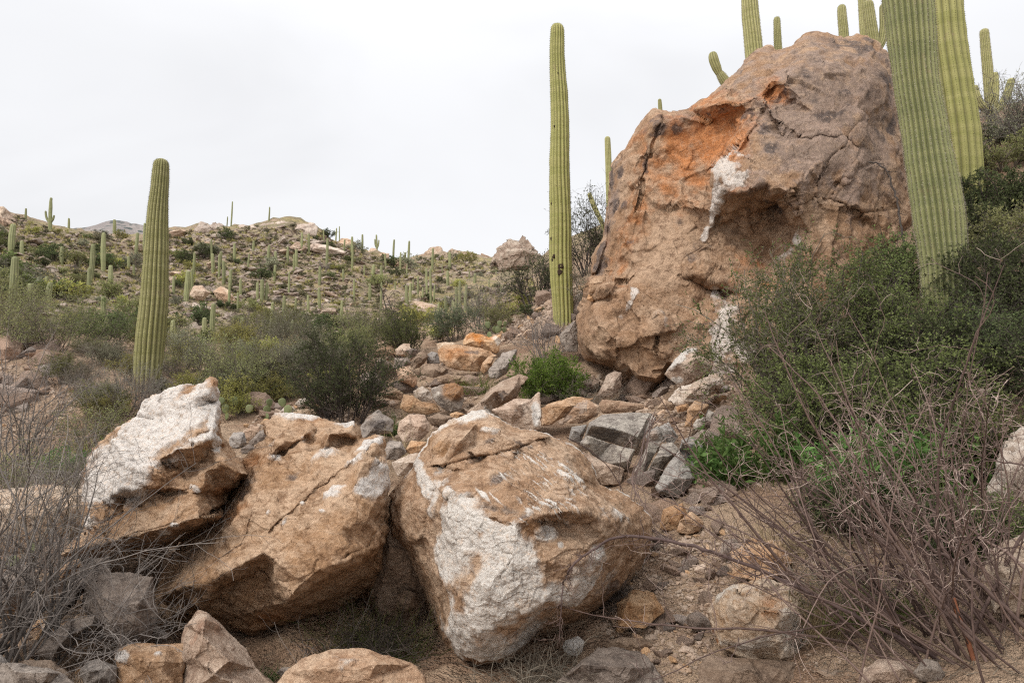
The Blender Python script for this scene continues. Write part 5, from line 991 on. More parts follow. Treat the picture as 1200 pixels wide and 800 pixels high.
    B('shrub', 'leafy undergrowth left of the big pale boulder at the right edge', 'shrub', 1135, 4.7, 130, 130, 44, 'bark_d', 'lf_main', stems=30, b1=9, b2=7, r=.006, leaf=(.020, .006), per=6, t0=.08, wob=.3)
    B('shrub', 'dim green bush behind the upper canes', 'shrub', 1100, 5.6, 150, 150, 45, 'bark_d', 'lf_dark', stems=30, b1=9, b2=7, r=.008, leaf=(.024, .0072), per=8, t0=.1, wob=.3)
    B('shrub', 'dark bush past the right edge beside the pale boulder', 'shrub', 1245, 4.9, 170, 130, 46, 'bark_d', 'lf_dark', stems=30, b1=9, b2=7, r=.008, leaf=(.022, .0066), per=7, t0=.1, wob=.3)
    B('shrub', 'sparse green undergrowth at the foot of the big pale boulder', 'shrub', 1165, 3.9, 80, 150, 47, 'bark_d', 'lf_main', stems=26, b1=7, b2=6, r=.004, leaf=(.016, .005), per=4, t0=.05, wob=.3)
    B('shrub', 'grey twiggy brush behind the left edge shrubs', 'bare shrub', 95, 6.2, 90, 150, 48, 'bark_g', 'lf_grey', stems=30, b1=7, b2=6, r=.005, leaf=(.016, .004), per=1)
    B('shrub', 'grey green brush at the left edge below the bank', 'shrub', 20, 6.6, 90, 130, 49, 'bark_g', 'lf_olive', stems=30, b1=7, b2=6, r=.005, leaf=(.018, .005), per=2)
    B('shrub', 'dark green brush between the thick saguaro and the giant boulder', 'shrub', 1052, 7.6, 110, 90, 50, 'bark_d', 'lf_main', stems=26, b1=8, b2=7, r=.009, leaf=(.026, .0078), per=7, t0=.1, wob=.3)
    B('shrub', 'low olive brush on the bare patch of the right slope', 'shrub', 1172, 7.5, 80, 140, 51, 'bark', 'lf_olive', stems=28, b1=8, b2=6, r=.008, leaf=(.026, .0078), per=5, t0=.1, wob=.3)
    B('shrub', 'greyish olive bush high at the right edge behind the saguaros', 'shrub', 1188, 9.4, 46, 120, 52, 'bark', 'lf_olive', stems=28, b1=8, b2=7, r=.010, leaf=(.028, .008), per=5, t0=.1, wob=.3)
    B('shrub', 'dark brush filling the slope between the two big right hand saguaros', 'shrub', 1142, 8.0, 70, 80, 53, 'bark_d', 'lf_dark', stems=24, b1=8, b2=6, r=.009, leaf=(.026, .0075), per=6, t0=.1, wob=.3)
    B('shrub', 'bare pale twigged bush standing in front of the thick right hand saguaro', 'bare shrub', 1105, 4.6, 230, 190, 54, 'bark_p', None, stems=16, b1=4, b2=4, r=.007, wob=.42, l1=.35)
    # bright weed with lance leaves
    for k, (lab, px, Y, H, W, ns) in enumerate([('bright green leafy weed beside the broken grey slabs', 878, 5.5, 92, 110, 46), ('leafy green weed growing up behind the red brown canes', 1010, 4.75, 110, 130, 46), ('small low leafy weed at the left end of the weed patch', 838, 5.6, 58, 56, 26), ('leafy weed sprouting through the canes near the right edge', 1085, 4.5, 120, 90, 30)]):
        m = Y / FPX; rg = np.random.default_rng(60 + k); st = Geo(); lf = Geo(); t = thing('weed', lab, 'weed', gpt(px, Y))
        a = rg.uniform(0, 6.28, ns); q = np.sqrt(rg.uniform(0, 1, ns)); P = np.stack([np.cos(a) * q * W * m * .32, np.sin(a) * q * W * m * .25, np.full(ns, -.03)], -1)
        D = np.stack([np.cos(a) * q * .55, np.sin(a) * q * .5, np.ones(ns)], -1); Bq = grow(P, D, H * m * rg.uniform(.55, 1.0, ns), 6, .1, (0, 0, .2), rg); st.tubes(Bq, taper(ns, 7, .004, .0015), 4)
        twig_leaves(lf, Bq, 26, .085, .012, rg, .15, 1.1)
        link('stems', st.mesh('stems', M['lf_grass']), t); link('leaves', lf.mesh('leaves', M['lf_weed']), t)
    # prickly pear pads
    def pear(label, px, py, Y, n, seed, r=.11):
        rg = np.random.default_rng(seed); base = gpt(px, Y); t = thing('prickly_pear', label, 'prickly pear', base)
        z = 0
        for k in range(n):
            lvl = 0 if k < n // 3 else (1 if k < 2 * n // 3 else 2)
            c = np.array([rg.uniform(-1, 1) * .32, rg.uniform(-.5, .5) * .3, r * (.9 + 1.5 * lvl)]); yaw = rg.uniform(-.9, .9); roll = rg.uniform(-.5, .5)
            u = np.linspace(0, math.pi, 13); v = np.arange(20) / 20 * 2 * math.pi; U, Vv = np.meshgrid(u, v, indexing='ij'); rr = r * rg.uniform(.75, 1.1)
            X = rr * .82 * np.sin(U) * np.cos(Vv); Yy = rr * .17 * np.sin(U) * np.sin(Vv); Z = rr * np.cos(U)
            P = np.stack([X * (1 + .25 * Z / rr), Yy, Z], -1).reshape(-1, 3); P = P @ np.array([[math.cos(roll), 0, -math.sin(roll)], [0, 1, 0], [math.sin(roll), 0, math.cos(roll)]]) @ np.array([[math.cos(yaw), math.sin(yaw), 0], [-math.sin(yaw), math.cos(yaw), 0], [0, 0, 1]])
            i = np.arange(12)[:, None] * 20 + np.arange(20)[None]; j = np.arange(12)[:, None] * 20 + (np.arange(20)[None] + 1) % 20
            link('pad', make_mesh('pad', P + c, [np.stack([i, j, j + 20, i + 20], -1).reshape(-1, 4)], [M['pad']], True, {'mk': np.zeros((len(P), 3))}), t)
    pear('prickly pear with flat green pads right of the white faced boulder', 272, 470, 9.6, 7, 3, .07)
    pear('low prickly pear by the stone pile under the dark shrub', 318, 470, 9.6, 6, 4, .07)
    pear('prickly pear clump at the left foot of the rubble slope', 578, 385, 13.6, 8, 5, .075)
    pear('single small prickly pear behind the left bare twigs', 30, 645, 5.2, 3, 6, .07)

    # ---- red brown canes, bottom right
    rg = np.random.default_rng(77); base = np.array(gpt(1130, 3.1)); t = thing('cane_shrub', 'leafless thorny shrub of reddish brown canes fanning out at the right', 'bare shrub', base)
    m = 130; fan = np.concatenate([rg.uniform(-1.25, -.35, 80), rg.uniform(-.5, .5, 50)]); P = np.stack([rg.normal(.18, .26, m) + fan * .1, rg.normal(.15, .28, m), np.full(m, -.14)], -1)
    D = np.stack([np.sin(fan * .95), rg.normal(.12, .3, m), np.cos(fan * .95)], -1)
    C1 = grow(P, D, rg.uniform(.7, 1.95, m), 16, .055, (0, 0, .2), rg, .45); R1 = taper(m, 17, rg.uniform(.0032, .0048, m) + .0085 * rg.uniform(0, 1, m) ** 2, .0018)
    g = Geo(); g.tubes(C1, R1, 6); link('canes', g.mesh('canes', M['bark_r'], True), t)
    P, D, rr, tt = spawn(C1, R1, 4, .45, 1, .8, rg); C2 = grow(P, D, rg.uniform(.08, .45, len(P)), 9, .3, (0, 0, .05), rg, .6); R2 = taper(len(P), 10, rr * .6, .0015)
    g = Geo(); g.tubes(C2, R2, 5)
    t_ = link('twigs', g.mesh('twigs', M['bark_r'], True), t); g = Geo()
    P, D, rr, tt = spawn(C2, R2, 2, .3, 1, .9, rg); C3 = grow(P, D, rg.uniform(.04, .17, len(P)), 5, .35, (0, 0, .0), rg); g.tubes(C3, taper(len(P), 6, rr * .7, .0008), 4)
    link('twigs', g.mesh('twigs', M['bark_p'], True), t)
    pl = at(np.array([1152, 1140, 1132, 1122, 1117]), np.array([800, 770, 742, 718, 700]), np.array([3.0, 3.02, 3.05, 3.08, 3.1])); g = Geo(); g.tubes((pl - base)[None], np.full((1, 5), .0105), 7); o = link('dead_cane', g.mesh('dead_cane', M['rust'], True), t); o['label'] = 'rust coloured dead cane stub'
    # traced main canes on the right edge
    g = Geo()
    for pts, r in (([(1230, 760), (1180, 712), (1130, 668), (1090, 640), (1060, 615), (1030, 592), (1010, 575)], .011), ([(1235, 700), (1190, 655), (1140, 622), (1100, 600), (1070, 590)], .009), ([(1215, 830), (1165, 770), (1110, 712), (1065, 660), (1035, 615), (1010, 560), (990, 510), (960, 465), (925, 430), (900, 405)], .008), ([(1190, 830), (1140, 750), (1090, 690), (1040, 640), (985, 590), (940, 560), (915, 545)], .0075), ([(1240, 560), (1200, 545), (1160, 538), (1120, 520), (1090, 500)], .005)):
        p = np.array(pts, float); s = np.linspace(0, len(p) - 1, 24); px = np.interp(s, range(len(p)), p[:, 0]); py = np.interp(s, range(len(p)), p[:, 1]); W = at(px, py, np.linspace(2.9, 3.5, 24)) - base
        W[1:-1] += rg.normal(0, .004, W[1:-1].shape); R = np.linspace(r, r * .35, 24)[None]; g.tubes(W[None], R, 7)
        P, D, rr, tt = spawn(W[None], R, 14, .3, 1, .8, rg); c = grow(P, D, rg.uniform(.05, .3, len(P)), 7, .3, (0, 0, .1), rg, .5); g.tubes(c, taper(len(P), 8, rr * .6, .001), 4)
    link('long_canes', g.mesh('long_canes', M['bark_r'], True), t)
    # ---- the long low branch reaching over the centre boulder
    p = np.array([(1170, 815), (1120, 785), (1060, 750), (1000, 720), (960, 700), (915, 678), (860, 655), (825, 643), (790, 634), (760, 630), (735, 627), (718, 630), (700, 640), (682, 652), (668, 665), (660, 680), (658, 700), (657, 725), (655, 750)], float)
    Yb = np.interp(np.arange(len(p)), [0, 6, 10, 18], [3.05, 3.35, 3.5, 3.42]); s = np.linspace(0, len(p) - 1, 70); W = at(np.interp(s, range(len(p)), p[:, 0]), np.interp(s, range(len(p)), p[:, 1]), np.interp(s, range(len(p)), Yb))
    for _ in range(3): W[1:-1] = (W[:-2] + 2 * W[1:-1] + W[2:]) / 4
    W[1:-1] += np.random.default_rng(4).normal(0, .0022, W[1:-1].shape)
    b0 = W[0].copy(); t = thing('branch', 'long dark purple brown branch lying low across the trail onto the centre boulder', 'branch', b0); W = W - b0; R = np.interp(np.linspace(0, 1, 70), [0, .5, .75, 1], [.0095, .0078, .0055, .0016])[None]
    g = Geo(); g.tubes(W[None], R, 8); link('main_stem', g.mesh('main_stem', M['bark_x'], True), t)
    g = Geo(); P, D, rr, tt = spawn(W[None], R, 70, .15, 1, 1.0, rg); c = grow(P, D + np.array([0, 0, -.15]), rg.uniform(.03, .28, len(P)) * rg.uniform(.3, 1, len(P)), 7, .3, (0, 0, -.2), rg, .5); g.tubes(c, taper(len(P), 8, rr * .45, .0008), 4)
    P, D, rr, tt = spawn(c, taper(len(c), 8, .0025, .001), 3, .2, 1, .9, rg); c2 = grow(P, D, rg.uniform(.01, .07, len(P)), 3, .3, (0, 0, 0), rg); g.tubes(c2, taper(len(P), 4, .0014, .0006), 3)
    link('twigs', g.mesh('twigs', M['bark_r'], True), t)
    # ---- grey bare shrubs at left
    for lab, px, Y, n, fan0, fan1, Ls, seed, barkn in (('leafless grey shrub with many upright stems at the left edge', 10, 3.7, 64, -.5, .75, (.8, 1.7), 81, 'bark_g'), ('second leafless grey brown shrub spreading towards the white faced boulder', 60, 4.9, 34, -.4, .95, (.8, 1.6), 82, 'bark'), ('leafless grey shrub higher on the left bank', 20, 7.6, 40, -.8, 1.0, (.9, 2.0), 83, 'bark_g')):
        rg = np.random.default_rng(seed); base = np.array(gpt(px, Y)); t = thing('bare_shrub', lab, 'bare shrub', base)
        fan = rg.uniform(fan0, fan1, n); P = np.stack([rg.normal(-.05, .15, n), rg.normal(0, .12, n), np.full(n, -.06)], -1); D = np.stack([np.sin(fan), rg.normal(.05, .3, n), np.cos(fan)], -1)
        C1 = grow(P, D, rg.uniform(*Ls, n), 12, .09, (0, 0, .15), rg, .5); R1 = taper(n, 13, rg.uniform(.004, .011, n) * max(1, Y / 6), .0016); g = Geo(); g.tubes(C1, R1, 5); link('stems', g.mesh('stems', M[barkn], True), t)
        g = Geo(); P, D, rr, tt = spawn(C1, R1, 8, .2, 1, .7, rg); C2 = grow(P, D, rg.uniform(.12, .55, len(P)), 8, .2, (0, 0, .05), rg, .5); R2 = taper(len(P), 9, rr * .55, .001); g.tubes(C2, R2, 4)
        P, D, rr, tt = spawn(C2, R2, 4, .1, 1, .8, rg); C3 = grow(P, D, rg.uniform(.04, .2, len(P)), 5, .22, (0, 0, 0), rg); g.tubes(C3, taper(len(P), 6, rr * .7, .0007), 3); link('twigs', g.mesh('twigs', M[barkn], True), t)
    # ---- dry brush heaps
    def heap(label, px, Y, Wpx, Hpx, n, seed, matn, L=(.15, .5), dz=0.0, curl=1.2, upf=.5):
        rg = np.random.default_rng(seed); m = Y / FPX; b = np.array(gpt(px, Y, dz)); t = tag(link('dry_brush', None, None, b), label, 'dry brush')
        P = np.stack([rg.normal(0, .22, n) * Wpx * m, rg.normal(0, .12, n), rg.uniform(-.02, .55, n) * Hpx * m * .6], -1); D = rg.normal(0, 1, (n, 3)); D[:, 2] = np.abs(D[:, 2]) * upf
        g = Geo(); C1 = grow(P, D, rg.uniform(*L, n), 9, .16, (0, 0, -.3), rg, curl); R1 = taper(n, 10, rg.uniform(.0012, .0032, n), .0008); g.tubes(C1, R1, 4)
        P, D, rr, tt = spawn(C1, R1, 3, .2, 1, .8, rg); C2 = grow(P, D, rg.uniform(.03, .16, len(P)), 4, .25, (0, 0, 0), rg); g.tubes(C2, taper(len(P), 5, rr * .7, .0006), 3)
        link('dry_twigs', g.mesh('dry_twigs', M[matn]), t)
    heap('heap of curled dry twigs in front of the centre boulder base', 622, 3.75, 110, 80, 170, 91, 'bark', (.1, .32))
    heap('tangle of dead grey twigs in front of the shaded rocks at left', 150, 3.7, 120, 160, 120, 92, 'bark_g', (.2, .6), .15, 1.0, .9)
    heap('dead curled brush caught under the right side of the centre boulder', 722, 4.5, 60, 50, 110, 93, 'bark_d', (.1, .3))
    heap('dry pale stalks sticking out under the largest brown boulder', 395, 4.1, 70, 60, 16, 94, 'bark_g', (.25, .5), .02, .5, .8)
    heap('dry twigs hanging in the gap left of the centre boulder', 440, 4.2, 110, 90, 220, 95, 'bark_d', (.1, .35))
    heap('dead grass and twigs under the red brown canes', 985, 3.9, 170, 110, 200, 96, 'bark', (.15, .4))
    heap('grey twig litter at the foot of the bright green bush', 690, 8.9, 70, 34, 90, 97, 'bark', (.2, .6))
    # hanging vines near the grey slabs
    base = at(735, 600, 5.4); t = thing('vine', 'bundle of dark dry vines hanging past the grey slabs', 'dry vine', base); g = Geo()
    for k in range(9):
        p = np.array([(768 + rg.normal(0, 6), 486 + rg.normal(0, 6)), (757 + rg.normal(0, 4), 508), (748 + k * 1.6 + rg.normal(0, 2), 535), (740 + rg.normal(0, 6), 562), (742 + rg.normal(0, 6) + k * 2, 590), (762 + rg.normal(0, 8), 612), (775 + k * 3 + rg.normal(0, 6), 636)], float)
        s = np.linspace(0, 6, 30); W = at(np.interp(s, range(7), p[:, 0]), np.interp(s, range(7), p[:, 1]), np.interp(s, [0, 3, 6], [6.5, 5.55, 4.7]) - .05) - base
        for _ in range(4): W[1:-1] = (W[:-2] + 2 * W[1:-1] + W[2:]) / 4
        g.tubes(W[None], taper(1, 30, .0034, .0022), 5)
    for pts in ([(664, 512), (690, 526), (712, 545), (728, 570), (738, 600)], [(748, 505), (728, 528), (725, 560), (730, 590)], [(685, 600), (705, 594), (725, 586), (745, 585)]):
        p = np.array(pts, float); s = np.linspace(0, len(p) - 1, 18); W = at(np.interp(s, range(len(p)), p[:, 0]), np.interp(s, range(len(p)), p[:, 1]), 5.0) - base; g.tubes(W[None], taper(1, 18, .004, .0025), 5)
    link('runners', g.mesh('runners', M['bark_r'], True), t)
    # dead root hanging on the face of the giant boulder
    p = np.array([(1018, 190), (1032, 192), (1040, 200), (1046, 215), (1052, 235), (1055, 262), (1062, 300)], float); s = np.linspace(0, 6, 30); W = at(np.interp(s, range(7), p[:, 0]), np.interp(s, range(7), p[:, 1]), np.interp(s, [0, 6], [8.0, 7.6])); b0 = W[-1].copy()
    t = thing('dead_stalk', 'curved black dead stalk against the right face of the giant boulder', 'dead stalk', b0); g = Geo(); rg = np.random.default_rng(5); W[1:-1] += rg.normal(0, .01, W[1:-1].shape); W = (W - b0)[None]; g.tubes(W, taper(1, 30, .009, .012), 6)
    P, D, rr, tt = spawn(W, taper(1, 30, .009, .012), 14, .0, .8, 1., rg); g.tubes(grow(P, D, rg.uniform(.03, .14, len(P)), 4, .3, (0, 0, 0), rg), taper(len(P), 5, .004, .002), 4); link('stalk', g.mesh('stalk', M['bark_d'], True), t)
    # grass tufts and stalks
    def grass(label, px, Y, Wpx, Hpx, n, seed, matn, w=.0022, lean=.5):
        rg = np.random.default_rng(seed); m = Y / FPX; b = np.array(gpt(px, Y)); g = Geo(); P = np.stack([rg.normal(0, .25, n) * Wpx * m, rg.normal(0, .2, n) * Wpx * m * .6, np.full(n, -.02)], -1); D = np.stack([rg.normal(0, lean, n), rg.normal(0, lean, n), np.ones(n)], -1)
        C1 = grow(P, D, Hpx * m * rg.uniform(.5, 1.15, n), 6, .12, (0, 0, -.35), rg, .5); g.tubes(C1, taper(n, 7, w, w * .25), 3); o = link('grass_tuft', g.mesh('grass_tuft', M[matn]), None, b); tag(o, label, 'grass tuft')
    grass('two tall dry grass stalks standing in front of the rounded tan brown rock', 478, 8.3, 5, 92, 5, 101, 'straw', .004, .04)
    grass('dry bent grass at the foot of the tall stalks', 468, 8.0, 40, 36, 50, 102, 'straw', .003, .7)
    grass('green grass patch below the low dark shrub branches', 460, 8.8, 36, 30, 160, 103, 'lf_weed', .003)
    grass('green tuft beside the rounded tan brown rock', 500, 8.0, 30, 22, 110, 104, 'lf_weed', .003)
    grass('dark green grass in the shade between the two big boulders', 440, 4.3, 110, 70, 420, 105, 'lf_grass', .0016, .7)
    grass('small bright green tuft below the largest brown boulder', 325, 3.9, 50, 26, 150, 106, 'lf_weed', .002, .9)
    grass('yellow dry grass below the red brown canes', 965, 3.7, 100, 90, 260, 107, 'straw', .0016, .6)
    grass('mixed green grass at the bottom under the canes', 1040, 3.6, 170, 60, 400, 108, 'lf_grass', .0017, .7)
    grass('tiny green sprig in the bottom left corner on grey rock', 17, 3.0, 8, 26, 8, 109, 'lf_weed', .002, .2)
    grass('dry grass clump in the rubble by the shaded flat rock', 556, 10.2, 24, 30, 60, 110, 'straw', .003, .5)
    grass('green grass in the hollow beside the bright green bush', 560, 9.8, 50, 26, 200, 111, 'lf_feather', .003, .6)
    grass('yellow grass tufts left of the white faced boulder', 105, 7.6, 60, 46, 160, 112, 'lf_yellow', .003, .5)
    grass('dry grass by the right rim of the trail', 905, 4.6, 90, 60, 200, 113, 'straw', .0018, .7)

# ------------------------------------------------------------------ hillside scrub, loose stones
def poly_sample(poly, n, rg):
    P = np.array(poly, float); lo, hi = P.min(0), P.max(0); out = []
    while len(out) < n:
        q = rg.uniform(lo, hi, (n * 2, 2)); ins = np.zeros(len(q), bool)
        for i in range(len(P)):
            a, b = P[i], P[i - 1]; c = ((a[1] > q[:, 1]) != (b[1] > q[:, 1])) & (q[:, 0] < (b[0] - a[0]) * (q[:, 1] - a[1]) / (b[1] - a[1] + 1e-12) + a[0]); ins ^= c
        out += list(q[ins])
    return np.array(out[:n])

def ground_sample(poly, n, rg):
    q = poly_sample(poly, n, rg); Y = hit(q[:, 0], q[:, 1]); ok = np.isfinite(Y); q, Y = q[ok], Y[ok]
    A = at(q[:, 0], q[:, 1], Y); A[:, 2] = zg(A[:, 0], A[:, 1]); return q, Y, A

_ICO = {}
def ico(sub):
    if sub not in _ICO: _ICO[sub] = _ico(sub)
    return _ICO[sub]
def _ico(sub):
    import bmesh
    bm = bmesh.new(); bmesh.ops.create_icosphere(bm, subdivisions=sub, radius=1); V = np.array([v.co[:] for v in bm.verts]); F = np.array([[v.index for v in f.verts] for f in bm.faces]); bm.free(); return V, F
def stone_shape(seed, sub, noise=.05):
    rg = np.random.default_rng(seed); V, F = ico(sub); n = norm(rg.normal(0, 1, (13, 3))); d = rg.uniform(.55, 1, 13)
    dot = V @ n.T; r = np.where(dot > .05, d[None] / np.maximum(dot, .05), 9).min(1); r = np.minimum(r, 1.25); P = V * r[:, None] * np.array([1.1, .9, .68]) * rg.uniform(.8, 1.15, 3)
    return P + V * (noise * fbm(V * 2.3 + seed * 5, 3, seed))[:, None], F

WEST = [(-420, 245), (-60, 255), (-60, 470), (-420, 480)]
HILL = [(-60, 255), (0, 248), (60, 266), (150, 274), (200, 272), (330, 265), (375, 270), (400, 287), (480, 312), (510, 298), (560, 306), (640, 330), (610, 372), (500, 388), (380, 398), (200, 395), (-60, 392)]
def build_scatter():
    rg = np.random.default_rng(500)
    # --- countable loose stones
    zones = [([(560, 405), (600, 372), (640, 338), (675, 322), (690, 345), (676, 400), (640, 400)], 60, (5, 15)), ([(430, 405), (560, 420), (700, 460), (860, 440), (880, 540), (800, 600), (770, 600), (760, 490), (600, 500), (480, 560), (440, 480)], 70, (6, 18)),
             ([(770, 640), (860, 610), (870, 700), (820, 790), (740, 790), (700, 730)], 70, (6, 17)), ([(0, 660), (200, 660), (200, 800), (0, 800)], 26, (10, 30)), ([(290, 470), (400, 470), (420, 500), (280, 540)], 24, (6, 14)), ([(860, 700), (1080, 640), (1100, 800), (950, 800)], 16, (8, 20)), ([(0, 395), (66, 410), (110, 450), (60, 520), (0, 520)], 26, (5, 16))]
    protos = []
    for k in range(12):
        V, F = stone_shape(k + 1, 4, .07); protos.append(make_mesh('stone', V, [F], [M['stone']], False if k % 3 else True))
    labs = ['loose tan stone lying in the rubble slope below the middle saguaro', 'loose tan stone between the larger rocks of the gap', 'small pebble sized stone lying on the bare trail', 'loose dull stone among dry twigs at lower left', 'loose cobble behind the largest brown boulder', 'loose stone under the red brown canes', 'loose reddish stone on the left bank']
    grps = ['stones of the rubble slope', 'stones in the rocky gap', 'stones on the trail', 'stones at lower left', 'cobbles behind the brown boulder', 'stones under the canes', 'stones on the left bank']
    for zi, (poly, n, sz) in enumerate(zones):
        q, Y, A = ground_sample(poly, n, rg)
        for (px, py), y, p in zip(q, Y, A):
            s = sz[0] * (sz[1] / sz[0]) ** (rg.uniform() ** 1.5) * y / FPX / 2
            p[2] += s * .06
            o = link('stone', protos[int(rg.integers(12))], None, p); o.scale = (s, s, s); o.rotation_euler = (rg.normal(0, .35), rg.normal(0, .35), rg.uniform(0, 6.28)); tag(o, labs[zi], 'stone', grps[zi])
    # --- angular broken rocks packed into the slope, kept clear of the traced ones
    def inside(poly, q):
        c = False
        for i in range(len(poly)):
            a, b = poly[i], poly[i - 1]
            if (a[1] > q[1]) != (b[1] > q[1]) and q[0] < (b[0] - a[0]) * (q[1] - a[1]) / (b[1] - a[1] + 1e-12) + a[0]: c = not c
        return c
    kinds = [('tan', 'tan'), ('brown', 'orange brown'), ('slab', 'grey'), ('pale', 'cream')]
    blocks = []
    for k in range(10):
        V, F = stone_shape(140 + k, 4, .035); V = V * np.array([1.15, 1.0, 1.15 if k % 2 else .75])
        for mt, wd in kinds: blocks.append((make_mesh('rock', V, [F], [M[mt]], False), wd))
    for poly, n, sz, where, grp in (([(430, 405), (560, 415), (640, 455), (700, 450), (720, 500), (660, 505), (560, 480), (480, 530), (440, 500)], 110, (14, 38), 'wedged in the rocky gap behind the centre boulder', 'broken rocks in the gap'),
                               ([(640, 470), (720, 450), (850, 440), (880, 540), (850, 600), (790, 610), (760, 590), (740, 520), (660, 500)], 200, (12, 38), 'packed on the slope below the giant boulder', 'broken rocks below the giant boulder'),
                               ([(580, 400), (640, 350), (690, 330), (690, 410), (640, 400)], 30, (10, 24), 'on the rubble slope by the middle saguaro', 'broken rocks on the rubble slope'),
                               ([(0, 660), (190, 650), (220, 720), (330, 740), (330, 800), (0, 800)], 22, (20, 52), 'among dry twigs at lower left', 'broken rocks at lower left'),
                               ([(-10, 398), (30, 392), (66, 412), (70, 450), (30, 486), (-10, 486)], 26, (11, 30), 'heaped on the left bank behind bare twigs', 'broken rocks on the left bank'),
                               ([(760, 610), (860, 610), (840, 660), (880, 700), (860, 780), (760, 780)], 40, (9, 26), 'beside the trail right of the centre boulder', 'broken rocks by the trail'),
                               ([(275, 470), (400, 465), (425, 500), (300, 495)], 22, (9, 24), 'in the stone pile under the dark shrub', 'broken rocks under the dark shrub')):
        q, Y, A = ground_sample(poly, n, rg)
        for c, y, p in zip(q, Y, A):
            me, wd = blocks[int(rg.choice(40, p=np.tile([.55, .2, .08, .17], 10) / 10))]; spx = sz[0] * (sz[1] / sz[0]) ** (rg.uniform() ** 1.4); s = spx * y / FPX / 2
            if any(inside(o_, (c[0] + ax * spx, c[1] + ay * spx)) for o_ in OUTL for ax, ay in ((0, 0), (0, -.4), (-.35, -.1), (.35, -.1))): continue
            s *= 1.45; p[2] += s * .2; o = link('rock', me, None, p); o.scale = (s, s, s); o.rotation_euler = (rg.normal(0, .4), rg.normal(0, .4), rg.uniform(0, 6.28)); tag(o, 'broken angular %s rock %s' % (wd, where), 'rock', grp)
    # --- gravel and rubble nobody could count
    small = [stone_shape(40 + k, 2, .05) for k in range(10)]
    def heap(name, zs, matn, flat=1.0):
        g = Geo()
        for poly, n, sz in zs:
            q, Y, A = ground_sample(poly, n, rg)
            for (px, py), y, p in zip(q, Y, A):
                s = sz[0] * (sz[1] / sz[0]) ** (rg.uniform() ** 1.8) * y / FPX / 2; p[2] += s * .08
                V, F = small[int(rg.integers(10))]; a = rg.uniform(0, 6.28); b = rg.normal(0, .4)
                Rz = np.array([[math.cos(a), -math.sin(a), 0], [math.sin(a), math.cos(a), 0], [0, 0, 1]]); Rx = np.array([[1, 0, 0], [0, math.cos(b), -math.sin(b)], [0, math.sin(b), math.cos(b)]])
                g.add((V * np.array([1, 1, flat]) * s) @ (Rz @ Rx).T + p, F)
        tag(link(name, g.mesh(name, M[matn])), kind='stuff')
    heap('gravel', [(zones[0][0], 1500, (2.5, 8)), (zones[1][0], 900, (2.5, 9)), (zones[2][0], 1800, (1.8, 8)), ([(640, 700), (1000, 600), (1000, 800), (600, 800)], 700, (1.6, 5)), (zones[3][0], 260, (4, 12)), (zones[4][0], 250, (3, 8)), (zones[6][0], 500, (2.5, 8)), ([(690, 440), (880, 440), (880, 560), (760, 500)], 900, (3, 11))], 'stone')
    heap('hillside_rubble', [(HILL, 6000, (1.8, 8)), (HILL, 800, (6, 17)), (WEST, 900, (3, 12)), ([(200, 300), (400, 300), (420, 380), (180, 370)], 700, (3, 11)), ([(210, 268), (380, 268), (420, 300), (200, 300)], 500, (3, 10))], 'far', .6)
    # --- rocks on the hillside one can tell apart as rocks
    big = []
    for k in range(8):
        V, F = stone_shape(70 + k, 4, .09); big.append(make_mesh('rock', V * np.array([1.25, 1, .7]), [F], [M['far']], False))
    q = np.vstack([poly_sample(HILL, 18, rg), poly_sample([(190, 272), (390, 270), (430, 370), (180, 370)], 24, rg)]); Y = hit(q[:, 0], q[:, 1])
    for (px, py), y in zip(q, Y):
        if not np.isfinite(y) or y < 35: continue
        p = at(px, py, y); s = 11 * 2.6 ** (rg.uniform() ** 1.4) * y / FPX / 2; p[2] += s * .08
        o = link('rock', big[int(rg.integers(8))], None, p); o.scale = (s, s, s); o.rotation_euler = (rg.normal(0, .2), rg.normal(0, .2), rg.uniform(0, 6.28)); tag(o, 'weathered pale brown rock lying among scrub on the far hillside', 'rock', 'rocks scattered over the hillside')
    # --- hillside shrubs
    kinds = [('lf_olive', 'bark', 4), ('lf_dark', 'bark_d', 4), ('lf_grey', 'bark_g', 3), ('lf_yellow', 'bark', 3), ('lf_main', 'bark', 3), (None, 'bark_g', 3)]
    ph = []
    for ki, (lm, bk, w) in enumerate(kinds):
        for v in range(2):
            br, lf = bush(1.0, 1.35, 200 + ki * 5 + v, stems=16, b1=6, b2=4 if lm else 6, r=.012, leaf=(.085, .024) if lm else None, per=2)
            V = np.vstack(br.V + lf.V); nb = sum(len(f) for f in br.F4); F = np.vstack(br.F4 + [f + br.n for f in lf.F4]); ph.append((w, make_mesh('shrub', V, [F], [M[bk]] + ([M[lm]] if lm else []), False, None, (np.arange(len(F)) >= nb).astype(int)), ki))
    wts = np.array([p[0] for p in ph], float); wts /= wts.sum()
    klab = ['olive', 'dark green', 'grey green', 'yellowish', 'mid green', 'bare grey']
    def shrubs(poly, n, sz, lab, grp, ymin, wt=wts):
        q, Y, A = ground_sample(poly, n, rg)
        for (px, py), y, p in zip(q, Y, A):
            if y < ymin: continue
            s = sz[0] * (sz[1] / sz[0]) ** rg.uniform() * y / FPX; w, me, ki = ph[int(rg.choice(len(ph), p=wt))]
            o = link('shrub', me, None, p); o.scale = (s * rg.uniform(.8, 1.3), s * rg.uniform(.8, 1.3), s * rg.uniform(.65, 1.1)); o.rotation_euler = (0, 0, rg.uniform(0, 6.28)); tag(o, lab % klab[ki], 'shrub', grp)
    shrubs(HILL, 130, (9, 22), 'small %s shrub on the far rocky hillside', 'shrubs scattered over the hillside', 30)
    green = np.array([2, 2, 4, 4, 1, 1, .5, .5, 3, 3, .5, .5]); green /= green.sum()
